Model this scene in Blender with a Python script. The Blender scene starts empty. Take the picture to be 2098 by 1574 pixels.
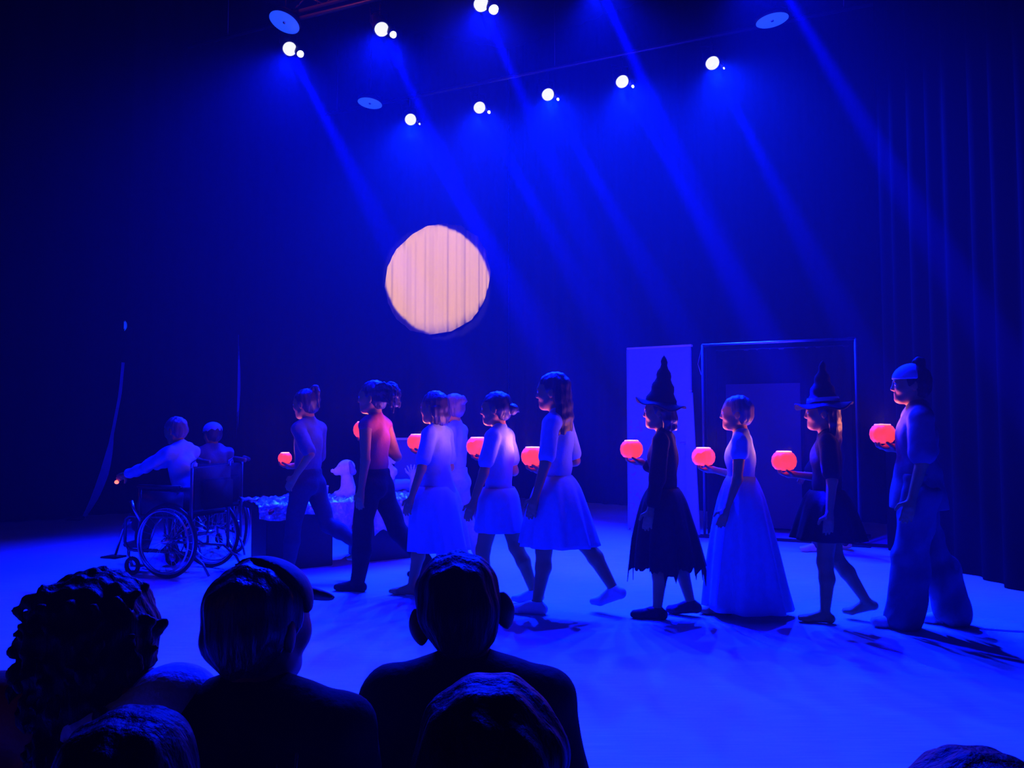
import bpy, bmesh, math, random
import numpy as np
from mathutils import Vector, Matrix

R = math.radians
C = bpy.context.scene.collection
SC = bpy.context.scene
rnd = random.Random(7)

# ------------------------------------------------------------------ camera
FPX, CX, CY, CAMZ, PITCH = 1585.0, 1049.0, 787.0, 1.2, R(3.0)
cam_d = bpy.data.cameras.new('camera')
cam_d.sensor_width = 36.0
cam_d.lens = 36.0 * FPX / 2098.0
cam_d.clip_end = 100
cam = bpy.data.objects.new('camera', cam_d)
cam.location = (0, 0, CAMZ)
cam.rotation_euler = (R(90) + PITCH, 0, 0)
C.objects.link(cam)
SC.camera = cam
SC.view_settings.view_transform = 'Standard'
SC.view_settings.look = 'None'
SC.view_settings.gamma = 1.0
SC.view_settings.use_curve_mapping = False
SC.view_settings.exposure = 0.0
SC.cycles.use_denoising = True
SC.cycles.max_bounces = 3
SC.cycles.diffuse_bounces = 2
SC.cycles.glossy_bounces = 2
SC.cycles.volume_bounces = 0
SC.cycles.sample_clamp_indirect = 2.0


def ray(px, py):
    x = (px - CX) / FPX
    y = (CY - py) / FPX
    return Vector((x, math.cos(PITCH) - y * math.sin(PITCH), math.sin(PITCH) + y * math.cos(PITCH)))


def G(px, py, z=0.0):
    d = ray(px, py)
    t = (z - CAMZ) / d.z
    return Vector((d.x * t, d.y * t, z))


def P(px, py, Y):
    d = ray(px, py)
    t = Y / d.y
    return Vector((d.x * t, Y, CAMZ + d.z * t))


# ------------------------------------------------------------------ world haze
w = bpy.data.worlds.new('world')
SC.world = w
w.use_nodes = True
nt = w.node_tree
nt.nodes.clear()
wo = nt.nodes.new('ShaderNodeOutputWorld')
bg = nt.nodes.new('ShaderNodeBackground')
bg.inputs[0].default_value = (0.10, 0.16, 1.0, 1)
bg.inputs[1].default_value = 0.0
nt.links.new(bg.outputs[0], wo.inputs[0])
vs = nt.nodes.new('ShaderNodeVolumeScatter')
vs.inputs['Color'].default_value = (1, 1, 1, 1)
vs.inputs['Density'].default_value = 0.0035
vs.inputs['Anisotropy'].default_value = 0.5
nt.links.new(vs.outputs[0], wo.inputs[1])

# ------------------------------------------------------------------ stage light
BLUE = (0.0007, 0.0095, 1.0)
LAMPZ = 5.7


def aim(o, tgt):
    d = Vector(tgt) - o.location
    o.rotation_euler = d.to_track_quat('-Z', 'Y').to_euler()


def spot(name, loc, tgt, power, angle, blend=0.3, col=BLUE, radius=0.05):
    l = bpy.data.lights.new(name, 'SPOT')
    l.energy = power
    l.color = col
    l.spot_size = R(angle)
    l.spot_blend = blend
    l.shadow_soft_size = radius
    o = bpy.data.objects.new(name, l)
    o.location = loc
    C.objects.link(o)
    aim(o, tgt)
    return o


# lens position in the photograph, a floor point the narrow beam strikes, beam power
BACK = [((840, 243), (1490, 1300)), ((981, 218), (1560, 1240)), ((1121, 191), (1720, 1250)),
        ((1273, 164), (1890, 1250)), ((1458, 126), (2060, 1290))]
FRONT = [((592, 97), (1210, 1300)), ((780, 56), (1370, 1260)), ((984, 4), (1560, 1300))]
LAMPS = []
for (a, b) in BACK:
    LAMPS.append(('back', G(*a, z=LAMPZ), G(*b)))
for (a, b) in FRONT:
    LAMPS.append(('front', G(*a, z=LAMPZ), G(*b)))
f0, f2 = LAMPS[5][1], LAMPS[7][1]
for k in (3, 4.2):                                  # the same bar goes on past the top of the frame
    p = f0 + (f2 - f0) * (k / 2.0)
    LAMPS.append(('off', p, Vector((p.x + 1.2, 4.0, 0))))
BEAM_W, FLOOD_B, FLOOD_F = 150000, 5600, 3600
DEEP = (0.0003, 0.0042, 1.0)
BEAM_BLUE = (0.000004, 0.00003, 1.0)
for (row, p, t) in LAMPS:
    d = (t - p).normalized()
    src = p + d * 0.16
    spot('beam', src, t, BEAM_W * (1.0 if row != 'off' else 1.6), 4.0, 0.6, BEAM_BLUE, radius=0.03)
    if row == 'back':
        spot('flood', src, (p.x * 0.9 + 0.4, p.y - 4.8, 0), FLOOD_B, 66, 0.8, radius=0.08)
    else:
        spot('flood', src, (p.x * 0.9 + 0.15, p.y - 3.4, 0), FLOOD_F, 74 if row == 'front' else 58, 0.7, DEEP, radius=0.08)

# unseen floods added above the frame to fill the upper haze
for x in (-1.6, 0.2, 2.0):
    spot('haze_fill', (x, 6.2, 6.2), (x * 1.1, 7.4, 0), 2600, 60, 0.9, BEAM_BLUE, radius=0.1)
# front-of-house wash hung out of frame above the left of the audience, and an unseen warm fill added for the audience
spot('wash', (-4.2, 1.6, 5.6), (1.4, 7.4, 0.4), 900, 40, 0.8, radius=0.12)
spot('wash', (-3.6, 1.2, 5.6), (-2.0, 6.2, 0.3), 600, 34, 0.8, radius=0.12)
hl = bpy.data.lights.new('audience_fill', 'POINT')
hl.energy = 1.3
hl.color = (1.0, 0.45, 0.3)
hl.shadow_soft_size = 0.3
ho = bpy.data.objects.new('audience_fill', hl)
ho.location = (-1.9, -0.7, 1.9)
C.objects.link(ho)

# ------------------------------------------------------------------ materials
def mat(name, col, rough=0.8, metal=0.0, emis=None, es=0.0, noise=0.0, scale=20.0, stretch=(1, 1, 1), bump=0.0,
        spec=0.3, sheen=0.0):
    m = bpy.data.materials.new(name)
    m.use_nodes = True
    n = m.node_tree
    b = n.nodes['Principled BSDF']
    b.inputs['Base Color'].default_value = (*col, 1)
    b.inputs['Roughness'].default_value = rough
    b.inputs['Metallic'].default_value = metal
    b.inputs['Specular IOR Level'].default_value = spec
    b.inputs['Sheen Weight'].default_value = sheen
    if emis:
        b.inputs['Emission Color'].default_value = (*emis, 1)
        b.inputs['Emission Strength'].default_value = es
    if noise or bump:
        tc = n.nodes.new('ShaderNodeTexCoord')
        mp = n.nodes.new('ShaderNodeMapping')
        mp.inputs['Scale'].default_value = stretch
        nz = n.nodes.new('ShaderNodeTexNoise')
        nz.inputs['Scale'].default_value = scale
        nz.inputs['Detail'].default_value = 5
        n.links.new(tc.outputs['Object'], mp.inputs[0])
        n.links.new(mp.outputs[0], nz.inputs[0])
        if noise:
            mx = n.nodes.new('ShaderNodeMix')
            mx.data_type = 'RGBA'
            mx.inputs[6].default_value = (*[c * (1 - noise) for c in col], 1)
            mx.inputs[7].default_value = (*[min(1, c * (1 + noise)) for c in col], 1)
            n.links.new(nz.outputs[0], mx.inputs[0])
            n.links.new(mx.outputs[2], b.inputs['Base Color'])
        if bump:
            bp = n.nodes.new('ShaderNodeBump')
            bp.inputs['Strength'].default_value = bump
            bp.inputs['Distance'].default_value = 0.01
            n.links.new(nz.outputs[0], bp.inputs['Height'])
            n.links.new(bp.outputs[0], b.inputs['Normal'])
    return m


M = {
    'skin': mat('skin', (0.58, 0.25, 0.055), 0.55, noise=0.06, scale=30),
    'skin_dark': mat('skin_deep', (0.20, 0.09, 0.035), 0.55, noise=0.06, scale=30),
    'hair': mat('dark_hair', (0.03, 0.02, 0.015), 0.42, noise=0.4, scale=60, stretch=(1, 1, 0.12), bump=0.8, spec=0.6),
    'hair_brown': mat('brown_hair', (0.16, 0.10, 0.07), 0.45, noise=0.4, scale=60, stretch=(1, 1, 0.12), bump=0.8, spec=0.6),
    'hair_black': mat('black_hair', (0.006, 0.005, 0.005), 0.62, noise=0.4, scale=70, stretch=(1, 1, 0.15), bump=0.9, spec=0.12),
    'eye': mat('eye', (0.5, 0.5, 0.5), 0.2),
    'black': mat('black_cloth', (0.006, 0.006, 0.007), 0.9, noise=0.3, scale=40, bump=0.3, spec=0.1),
    'black2': mat('worn_black_cloth', (0.015, 0.015, 0.018), 0.9, noise=0.3, scale=40, bump=0.3, spec=0.1),
    'dark': mat('dark_cloth', (0.04, 0.04, 0.05), 0.85, noise=0.2, scale=40, bump=0.3, spec=0.15),
    'mid': mat('grey_cloth', (0.10, 0.11, 0.13), 0.85, noise=0.15, scale=30, bump=0.3, spec=0.15),
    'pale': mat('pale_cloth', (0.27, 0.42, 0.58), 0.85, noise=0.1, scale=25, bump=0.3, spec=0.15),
    'white': mat('white_cloth', (0.85, 0.85, 0.85), 0.7, noise=0.04, scale=25, bump=0.2, spec=0.2),
    'red': mat('red_cloth', (0.50, 0.09, 0.09), 0.85, noise=0.15, scale=30, bump=0.3, spec=0.15),
    'rust': mat('rust_cloth', (0.42, 0.08, 0.03), 0.85, noise=0.2, scale=30, bump=0.3, spec=0.1),
    'shawl': mat('grey_blue_shawl', (0.35, 0.45, 0.60), 0.95, noise=0.2, scale=60, bump=0.4, spec=0.1),
    'rubber': mat('rubber', (0.012, 0.012, 0.013), 0.6),
    'steel': mat('steel', (0.75, 0.76, 0.8), 0.28, metal=1.0, noise=0.05, scale=10),
    'dark_steel': mat('dark_steel', (0.10, 0.10, 0.12), 0.45, metal=0.8, noise=0.1, scale=10),
    'black_paint': mat('black_paint', (0.014, 0.014, 0.016), 0.55, noise=0.2, scale=12),
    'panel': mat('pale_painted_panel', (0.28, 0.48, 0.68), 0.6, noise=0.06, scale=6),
    'lens': mat('lamp_lens', (0.8, 0.8, 0.8), 0.3, emis=(0.86, 0.87, 1.0), es=1.1),
    'lens_hot': mat('lamp_lens_hot', (0.8, 0.8, 0.8), 0.3, emis=(0.95, 1.0, 1.0), es=2.2),
    'disc': mat('glow_face', (0.3, 0.32, 0.4), 0.5, noise=0.1, scale=20, emis=(0.012, 0.08, 1.0), es=0.9),
    'shell': mat('glowing_orange_shell', (0.6, 0.08, 0.02), 0.5, emis=(1.0, 0.05, 0.015), es=1.0),
    'shell_rim': mat('glowing_rim', (0.9, 0.4, 0.2), 0.5, emis=(1.0, 0.28, 0.12), es=1.2),
    'flame': mat('flame', (1, 0.7, 0.3), 0.5, emis=(1.0, 0.62, 0.2), es=4.0),
    'ember': mat('red_light', (1, 0.1, 0.05), 0.4, emis=(1.0, 0.12, 0.05), es=3.0),
    'plush': mat('white_plush', (0.80, 0.80, 0.78), 0.95, noise=0.1, scale=50, bump=0.6, spec=0.1),
    'plush_dark': mat('grey_plush', (0.22, 0.22, 0.25), 0.95, noise=0.2, scale=50, bump=0.6, spec=0.1),
    'moon': mat('peach_moon_light', (0.82, 0.60, 0.09), 0.9, noise=0.03, scale=8, stretch=(1, 1, 0.05)),  # peach of the projected light, put into the disc's colour
    'plaster': mat('pale_plaster', (0.85, 0.86, 0.80), 0.6, noise=0.08, scale=30, bump=0.3),
    'cap': mat('dark_cap_cloth', (0.03, 0.03, 0.035), 0.8, noise=0.5, scale=30, bump=0.3),
    'tape': mat('white_tape', (0.9, 0.9, 0.9), 0.5),
}


def floor_mat():
    m = bpy.data.materials.new('stage_floor')
    m.use_nodes = True
    n = m.node_tree
    b = n.nodes['Principled BSDF']
    tc = n.nodes.new('ShaderNodeTexCoord')
    mp = n.nodes.new('ShaderNodeMapping')
    mp.inputs['Scale'].default_value = (0.8, 14, 1)
    nz = n.nodes.new('ShaderNodeTexNoise')
    nz.inputs['Scale'].default_value = 6
    nz.inputs['Detail'].default_value = 8
    n.links.new(tc.outputs['Object'], mp.inputs[0])
    n.links.new(mp.outputs[0], nz.inputs[0])
    n2 = n.nodes.new('ShaderNodeTexNoise')
    n2.inputs['Scale'].default_value = 0.9
    n2.inputs['Detail'].default_value = 4
    n.links.new(tc.outputs['Object'], n2.inputs[0])
    mul = n.nodes.new('ShaderNodeMath')
    mul.operation = 'MULTIPLY'
    n.links.new(nz.outputs[0], mul.inputs[0])
    n.links.new(n2.outputs[0], mul.inputs[1])
    cr = n.nodes.new('ShaderNodeValToRGB')
    cr.color_ramp.elements[0].position = 0.1
    cr.color_ramp.elements[0].color = (0.48, 0.48, 0.50, 1)
    cr.color_ramp.elements[1].position = 0.42
    cr.color_ramp.elements[1].color = (0.68, 0.68, 0.70, 1)
    n.links.new(mul.outputs[0], cr.inputs[0])
    n.links.new(cr.outputs[0], b.inputs['Base Color'])
    b.inputs['Roughness'].default_value = 0.62
    b.inputs['Specular IOR Level'].default_value = 0.25
    bp = n.nodes.new('ShaderNodeBump')
    bp.inputs['Strength'].default_value = 0.25
    bp.inputs['Distance'].default_value = 0.003
    n.links.new(nz.outputs[0], bp.inputs['Height'])
    n.links.new(bp.outputs[0], b.inputs['Normal'])
    return m


def foil_mat():
    m = bpy.data.materials.new('crinkled_foil_blanket')
    m.use_nodes = True
    n = m.node_tree
    b = n.nodes['Principled BSDF']
    tc = n.nodes.new('ShaderNodeTexCoord')
    nz = n.nodes.new('ShaderNodeTexNoise')
    nz.inputs['Scale'].default_value = 9
    nz.inputs['Detail'].default_value = 4
    nz.inputs['Distortion'].default_value = 1.5
    n.links.new(tc.outputs['Object'], nz.inputs[0])
    vo = n.nodes.new('ShaderNodeTexVoronoi')
    vo.inputs['Scale'].default_value = 4.5
    n.links.new(tc.outputs['Object'], vo.inputs[0])
    cr = n.nodes.new('ShaderNodeValToRGB')
    cr.color_ramp.interpolation = 'CONSTANT'
    e = cr.color_ramp.elements
    e[0].position, e[0].color = 0.0, (0.45, 0.06, 0.05, 1)
    e[1].position, e[1].color = 0.26, (0.55, 0.57, 0.62, 1)
    e2 = e.new(0.62)
    e2.color = (0.75, 0.78, 0.78, 1)
    n.links.new(vo.outputs['Distance'], cr.inputs[0])
    n.links.new(cr.outputs[0], b.inputs['Base Color'])
    b.inputs['Roughness'].default_value = 0.25
    b.inputs['Metallic'].default_value = 0.6
    bp = n.nodes.new('ShaderNodeBump')
    bp.inputs['Strength'].default_value = 1.0
    bp.inputs['Distance'].default_value = 0.03
    n.links.new(nz.outputs[0], bp.inputs['Height'])
    n.links.new(bp.outputs[0], b.inputs['Normal'])
    return m


def door_mat():
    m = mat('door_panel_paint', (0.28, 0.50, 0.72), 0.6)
    n = m.node_tree
    b = n.nodes['Principled BSDF']
    tc = n.nodes.new('ShaderNodeTexCoord')
    nz = n.nodes.new('ShaderNodeTexNoise')
    nz.inputs['Scale'].default_value = 14
    nz.inputs['Detail'].default_value = 6
    nz.inputs['Distortion'].default_value = 2
    n.links.new(tc.outputs['Object'], nz.inputs[0])
    sx = n.nodes.new('ShaderNodeSeparateXYZ')
    n.links.new(tc.outputs['Object'], sx.inputs[0])
    # a worn painted vine down the left side of the panel, knee to eye height
    lt = n.nodes.new('ShaderNodeMath'); lt.operation = 'LESS_THAN'; lt.inputs[1].default_value = 0.17
    n.links.new(sx.outputs[0], lt.inputs[0])
    lz = n.nodes.new('ShaderNodeMath'); lz.operation = 'LESS_THAN'; lz.inputs[1].default_value = 1.25
    n.links.new(sx.outputs[2], lz.inputs[0])
    gt = n.nodes.new('ShaderNodeMath'); gt.operation = 'GREATER_THAN'; gt.inputs[1].default_value = 0.56
    n.links.new(nz.outputs[0], gt.inputs[0])
    m1 = n.nodes.new('ShaderNodeMath'); m1.operation = 'MULTIPLY'
    m2 = n.nodes.new('ShaderNodeMath'); m2.operation = 'MULTIPLY'
    n.links.new(lt.outputs[0], m1.inputs[0]); n.links.new(lz.outputs[0], m1.inputs[1])
    n.links.new(m1.outputs[0], m2.inputs[0]); n.links.new(gt.outputs[0], m2.inputs[1])
    mx = n.nodes.new('ShaderNodeMix'); mx.data_type = 'RGBA'
    mx.inputs[6].default_value = (0.28, 0.50, 0.72, 1)
    mx.inputs[7].default_value = (0.40, 0.25, 0.35, 1)
    n.links.new(m2.outputs[0], mx.inputs[0])
    n.links.new(mx.outputs[2], b.inputs['Base Color'])
    return m


M['floor'] = floor_mat()
M['foil'] = foil_mat()
M['door'] = door_mat()
M['velvet'] = mat('black_velvet', (0.003, 0.003, 0.0035), 0.95, noise=0.2, scale=5, stretch=(1, 1, 0.05), spec=0.05)
M['curtain'] = mat('dark_curtain', (0.006, 0.006, 0.007), 0.95, noise=0.15, scale=6, stretch=(1, 1, 0.04), spec=0.08)
M['lit_edge'] = mat('lit_edge_blue', (0.10, 0.25, 0.9), 0.9, spec=0.1)  # blue that stands for light on the curtain folds


# ------------------------------------------------------------------ object helpers
def tag(o, label=None, cat=None, group=None, kind=None):
    if label:
        o['label'] = label
    if cat:
        o['category'] = cat
    if group:
        o['group'] = group
    if kind:
        o['kind'] = kind
    return o


def thing(name, label, cat, loc=(0, 0, 0), rz=0.0, group=None):
    o = bpy.data.objects.new(name, None)
    o.empty_display_size = 0.1
    C.objects.link(o)
    o.location = loc
    o.rotation_euler = (0, 0, rz)
    return tag(o, label, cat, group)


def obj(name, me, m, parent=None, smooth=True):
    if isinstance(me, bmesh.types.BMesh):
        bm = me
        me = bpy.data.meshes.new(name)
        bmesh.ops.recalc_face_normals(bm, faces=bm.faces)
        bm.to_mesh(me)
        bm.free()
    me.name = name
    me.materials.clear()
    me.materials.append(M[m] if isinstance(m, str) else m)
    if smooth:
        me.shade_smooth()
    o = bpy.data.objects.new(name, me)
    C.objects.link(o)
    if parent:
        o.parent = parent
    return o


def bm_box(bm, lo, hi, mtx=None):
    vs_ = [bm.verts.new((x, y, z)) for z in (lo[2], hi[2]) for y in (lo[1], hi[1]) for x in (lo[0], hi[0])]
    for f in ((0, 2, 3, 1), (4, 5, 7, 6), (0, 1, 5, 4), (1, 3, 7, 5), (3, 2, 6, 7), (2, 0, 4, 6)):
        bm.faces.new([vs_[i] for i in f])
    if mtx:
        bmesh.ops.transform(bm, matrix=mtx, verts=vs_)
    return vs_


def box(lo, hi, bev=0.0):
    bm = bmesh.new()
    bm_box(bm, lo, hi)
    if bev:
        bmesh.ops.bevel(bm, geom=list(bm.edges), offset=bev, segments=2, affect='EDGES')
    return bm


def bm_tube(bm, pts, r, seg=8, closed=False, cap=True):
    pts = [Vector(p) for p in pts]
    n = len(pts)
    rs = r if isinstance(r, (list, tuple)) else [r] * n
    rings = []
    up = Vector((0, 0, 1))
    for i, p in enumerate(pts):
        if closed:
            t = pts[(i + 1) % n] - pts[i - 1]
        else:
            t = pts[min(i + 1, n - 1)] - pts[max(i - 1, 0)]
        t.normalize()
        a = t.cross(up)
        if a.length < 0.05:
            a = t.cross(Vector((1, 0, 0)))
        a.normalize()
        if rings and a.dot(last) < 0:
            a = -a
        last = a
        b = t.cross(a)
        rings.append([bm.verts.new(p + (a * math.cos(k * 2 * math.pi / seg) + b * math.sin(k * 2 * math.pi / seg)) * rs[i]) for k in range(seg)])
    m = n if closed else n - 1
    for i in range(m):
        A, B = rings[i], rings[(i + 1) % n]
        for k in range(seg):
            bm.faces.new((A[k], A[(k + 1) % seg], B[(k + 1) % seg], B[k]))
    if cap and not closed:
        bm.faces.new(rings[0][::-1])
        bm.faces.new(rings[-1])
    return bm


def tube(pts, r, seg=8, closed=False):
    return bm_tube(bmesh.new(), pts, r, seg, closed)


def bm_lathe(bm, prof, seg=24, mtx=None, fn=None, caps=True):
    rings = []
    allv = []
    for (r_, z) in prof:
        ring = []
        for k in range(seg):
            a = 2 * math.pi * k / seg
            rr = r_ * (fn(a, z) if fn else 1)
            v = bm.verts.new((rr * math.cos(a), rr * math.sin(a), z))
            ring.append(v)
        rings.append(ring)
        allv += ring
    for A, B in zip(rings, rings[1:]):
        for k in range(seg):
            bm.faces.new((A[k], A[(k + 1) % seg], B[(k + 1) % seg], B[k]))
    if caps and prof[0][0] > 0:
        bm.faces.new(rings[0][::-1])
    if caps and prof[-1][0] > 0:
        bm.faces.new(rings[-1])
    if mtx:
        bmesh.ops.transform(bm, matrix=mtx, verts=allv)
    return bm


def lathe(prof, seg=24, mtx=None, fn=None, caps=True):
    return bm_lathe(bmesh.new(), prof, seg, mtx, fn, caps)


# ------------------------------------------------------------------ implicit surfaces
class Field:
    """smooth union of round cones and ellipsoids, meshed with surface nets"""

    def __init__(self):
        self.p = []

    def cone(self, a, b, ra, rb, k=0.02, sub=False):
        self.p.append(('c', np.array(a, float), np.array(b, float), ra, rb, k, sub))
        return self

    def ball(self, c, r, k=0.02, sub=False):
        return self.cone(c, tuple(np.array(c, float) + (0, 0, 1e-4)), r, r, k, sub)

    def ell(self, c, rad, k=0.02, rot=None, sub=False):
        Rm = np.array(rot.to_3x3()) if rot is not None else np.eye(3)
        self.p.append(('e', np.array(c, float), np.array(rad, float), Rm, None, k, sub))
        return self

    def chain(self, pts, rs, k=0.02):
        for i in range(len(pts) - 1):
            self.cone(pts[i], pts[i + 1], rs[i], rs[i + 1], k)
        return self

    def mesh(self, name, vox=0.007, folds=0.0, seed=1, clip=None, foldf=(9, 9, 22)):
        lo = np.full(3, 1e9)
        hi = np.full(3, -1e9)
        for q in self.p:
            if q[6]:
                continue
            if q[0] == 'c':
                r = max(q[3], q[4])
                lo = np.minimum(lo, np.minimum(q[1], q[2]) - r)
                hi = np.maximum(hi, np.maximum(q[1], q[2]) + r)
            else:
                r = q[2].max()
                lo = np.minimum(lo, q[1] - r)
                hi = np.maximum(hi, q[1] + r)
        lo -= 0.03
        hi += 0.03
        n = np.ceil((hi - lo) / vox).astype(int) + 1
        ax = [lo[i] + np.arange(n[i]) * vox for i in range(3)]
        BIG = 0.08
        F = np.full(n, BIG, np.float32)
        for q in self.p:
            k = q[5]
            pad = (0.03 + k) if not q[6] else 0.03
            if q[0] == 'c':
                r = max(q[3], q[4])
                a, b = np.minimum(q[1], q[2]) - r - pad, np.maximum(q[1], q[2]) + r + pad
            else:
                r = q[2].max()
                a, b = q[1] - r - pad, q[1] + r + pad
            i0 = np.clip(np.floor((a - lo) / vox).astype(int), 0, n)
            i1 = np.clip(np.ceil((b - lo) / vox).astype(int) + 1, 0, n)
            if (i1 <= i0).any():
                continue
            X, Y, Z = np.meshgrid(*[ax[i][i0[i]:i1[i]] for i in range(3)], indexing='ij')
            if q[0] == 'c':
                ab = q[2] - q[1]
                L2 = max(float(ab @ ab), 1e-9)
                t = ((X - q[1][0]) * ab[0] + (Y - q[1][1]) * ab[1] + (Z - q[1][2]) * ab[2]) / L2
                t = np.clip(t, 0, 1)
                d = np.sqrt((X - q[1][0] - ab[0] * t) ** 2 + (Y - q[1][1] - ab[1] * t) ** 2 + (Z - q[1][2] - ab[2] * t) ** 2)
                d = d - (q[3] + (q[4] - q[3]) * t)
            else:
                Rm = q[3]
                dx, dy, dz = X - q[1][0], Y - q[1][1], Z - q[1][2]
                u = (Rm[0, 0] * dx + Rm[1, 0] * dy + Rm[2, 0] * dz)
                v = (Rm[0, 1] * dx + Rm[1, 1] * dy + Rm[2, 1] * dz)
                w_ = (Rm[0, 2] * dx + Rm[1, 2] * dy + Rm[2, 2] * dz)
                k0 = np.sqrt((u / q[2][0]) ** 2 + (v / q[2][1]) ** 2 + (w_ / q[2][2]) ** 2) + 1e-6
                k1 = np.sqrt((u / q[2][0] ** 2) ** 2 + (v / q[2][1] ** 2) ** 2 + (w_ / q[2][2] ** 2) ** 2) + 1e-6
                d = k0 * (k0 - 1.0) / k1
            S = (slice(i0[0], i1[0]), slice(i0[1], i1[1]), slice(i0[2], i1[2]))
            f = F[S]
            if q[6]:
                F[S] = np.maximum(f, -d)
            else:
                h = np.maximum(k - np.abs(f - d), 0.0) / k
                F[S] = np.minimum(f, d) - h * h * k * 0.25
        if folds or clip:
            X, Y, Z = np.meshgrid(*ax, indexing='ij')
            if folds:
                s = seed * 1.7
                F += folds * (np.sin(X * foldf[2] * 3 + s + 2.0 * np.sin(Z * foldf[0] + s)) * 0.5
                              + np.sin(Y * foldf[2] * 2.3 - s + 2.5 * np.sin(Z * foldf[1] * 1.3 + X * 11)) * 0.5
                              + 0.5 * np.sin(Z * foldf[2] * 1.4 + X * 19 + Y * 13 + s))
            if clip:
                F = np.maximum(F, clip(X, Y, Z))
        F[0], F[-1] = BIG, BIG
        F[:, 0], F[:, -1] = BIG, BIG
        F[:, :, 0], F[:, :, -1] = BIG, BIG
        return surface_nets(name, F, lo, vox)


def surface_nets(name, F, lo, vox):
    ins = F < 0
    nx, ny, nz = F.shape
    cnt = np.zeros((nx - 1, ny - 1, nz - 1), np.float32)
    acc = np.zeros((3, nx - 1, ny - 1, nz - 1), np.float32)
    for axis in range(3):
        sa = [slice(None)] * 3
        sb = [slice(None)] * 3
        sa[axis] = slice(0, -1)
        sb[axis] = slice(1, None)
        A, B = F[tuple(sa)], F[tuple(sb)]
        cr = ins[tuple(sa)] != ins[tuple(sb)]
        t = np.where(cr, A / np.where(cr, A - B, 1), 0)
        o1, o2 = [a for a in range(3) if a != axis]
        for d1 in (0, 1):
            for d2 in (0, 1):
                s = [slice(None)] * 3
                s[o1] = slice(d1, F.shape[o1] - 1 + d1)
                s[o2] = slice(d2, F.shape[o2] - 1 + d2)
                c = cr[tuple(s)]
                cnt += c
                acc[axis] += np.where(c, t[tuple(s)], 0)
                if d1:
                    acc[o1] += c
                if d2:
                    acc[o2] += c
    mask = cnt > 0
    idx = np.full(mask.shape, -1, np.int64)
    idx[mask] = np.arange(mask.sum())
    cells = np.argwhere(mask)
    verts = lo + (cells + (acc[:, mask] / cnt[mask]).T) * vox
    quads = []
    for axis in range(3):
        sa = [slice(None)] * 3
        sb = [slice(None)] * 3
        sa[axis] = slice(0, -1)
        sb[axis] = slice(1, None)
        a_in = ins[tuple(sa)]
        cr = a_in != ins[tuple(sb)]
        e = np.argwhere(cr)
        fl = a_in[cr]
        o1, o2 = (axis + 1) % 3, (axis + 2) % 3
        e_ok = (e[:, o1] > 0) & (e[:, o2] > 0)
        e, fl = e[e_ok], fl[e_ok]

        def cell(d1, d2):
            c = e.copy()
            c[:, o1] -= d1
            c[:, o2] -= d2
            return idx[c[:, 0], c[:, 1], c[:, 2]]
        q = np.stack([cell(1, 1), cell(0, 1), cell(0, 0), cell(1, 0)], 1)
        q[~fl] = q[~fl][:, ::-1]
        quads.append(q)
    quads = np.concatenate(quads)
    quads = quads[(quads >= 0).all(1)]
    me = bpy.data.meshes.new(name)
    me.vertices.add(len(verts))
    me.vertices.foreach_set('co', verts.astype(np.float32).ravel())
    me.loops.add(len(quads) * 4)
    me.loops.foreach_set('vertex_index', quads.astype(np.int32).ravel())
    me.polygons.add(len(quads))
    me.polygons.foreach_set('loop_start', np.arange(0, len(quads) * 4, 4, dtype=np.int32))
    me.update(calc_edges=True)
    me.validate()
    return me


# ------------------------------------------------------------------ the room
def pleated(name, pts, z0, z1, m, amp=0.05, wave=0.28, kind='structure', parent=None, nz=10, edge=None, seed=1):
    """a heavy curtain hung along a floor path in soft pleats"""
    rr = random.Random(seed)
    pts = [Vector((p[0], p[1], 0)) for p in pts]
    seglen = [(b - a).length for a, b in zip(pts, pts[1:])]
    tot = sum(seglen)
    n = max(4, int(tot / 0.035))
    cols = []
    ph = rr.random() * 6
    for i in range(n + 1):
        s = tot * i / n
        q = s
        for k, L in enumerate(seglen):
            if q <= L or k == len(seglen) - 1:
                d = (pts[k + 1] - pts[k]) / L
                base = pts[k] + d * q
                break
            q -= L
        nrm = Vector((-d.y, d.x, 0))
        cols.append((s, base, nrm, d))
    bm = bmesh.new()
    grid = []
    for j in range(nz + 1):
        z = z0 + (z1 - z0) * j / nz
        row = []
        for (s, base, nrm, d) in cols:
            a = amp * (1.15 - 0.3 * j / nz)
            off = a * (math.sin(2 * math.pi * s / wave + ph + 0.7 * math.sin(s * 2.3)) + 0.5 * math.sin(2 * math.pi * s / (wave * 2.7) + 1.3))
            p = base + nrm * off
            if edge:
                p = p + d * edge(s / tot, z)
            row.append(bm.verts.new((p.x, p.y, z)))
        grid.append(row)
    for j in range(nz):
        for i in range(n):
            bm.faces.new((grid[j][i], grid[j][i + 1], grid[j + 1][i + 1], grid[j + 1][i]))
    o = obj(name, bm, m, parent)
    if kind:
        o['kind'] = kind
    return o


TOP = 7.6
o = obj('floor', box((-12, -2.5, -0.1), (9, 16, 0)), 'floor', smooth=False)
o['kind'] = 'structure'
o = obj('ceiling', box((-12, -2.5, TOP), (9, 16, TOP + 0.1)), 'black_paint', smooth=False)
o['kind'] = 'structure'

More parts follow.
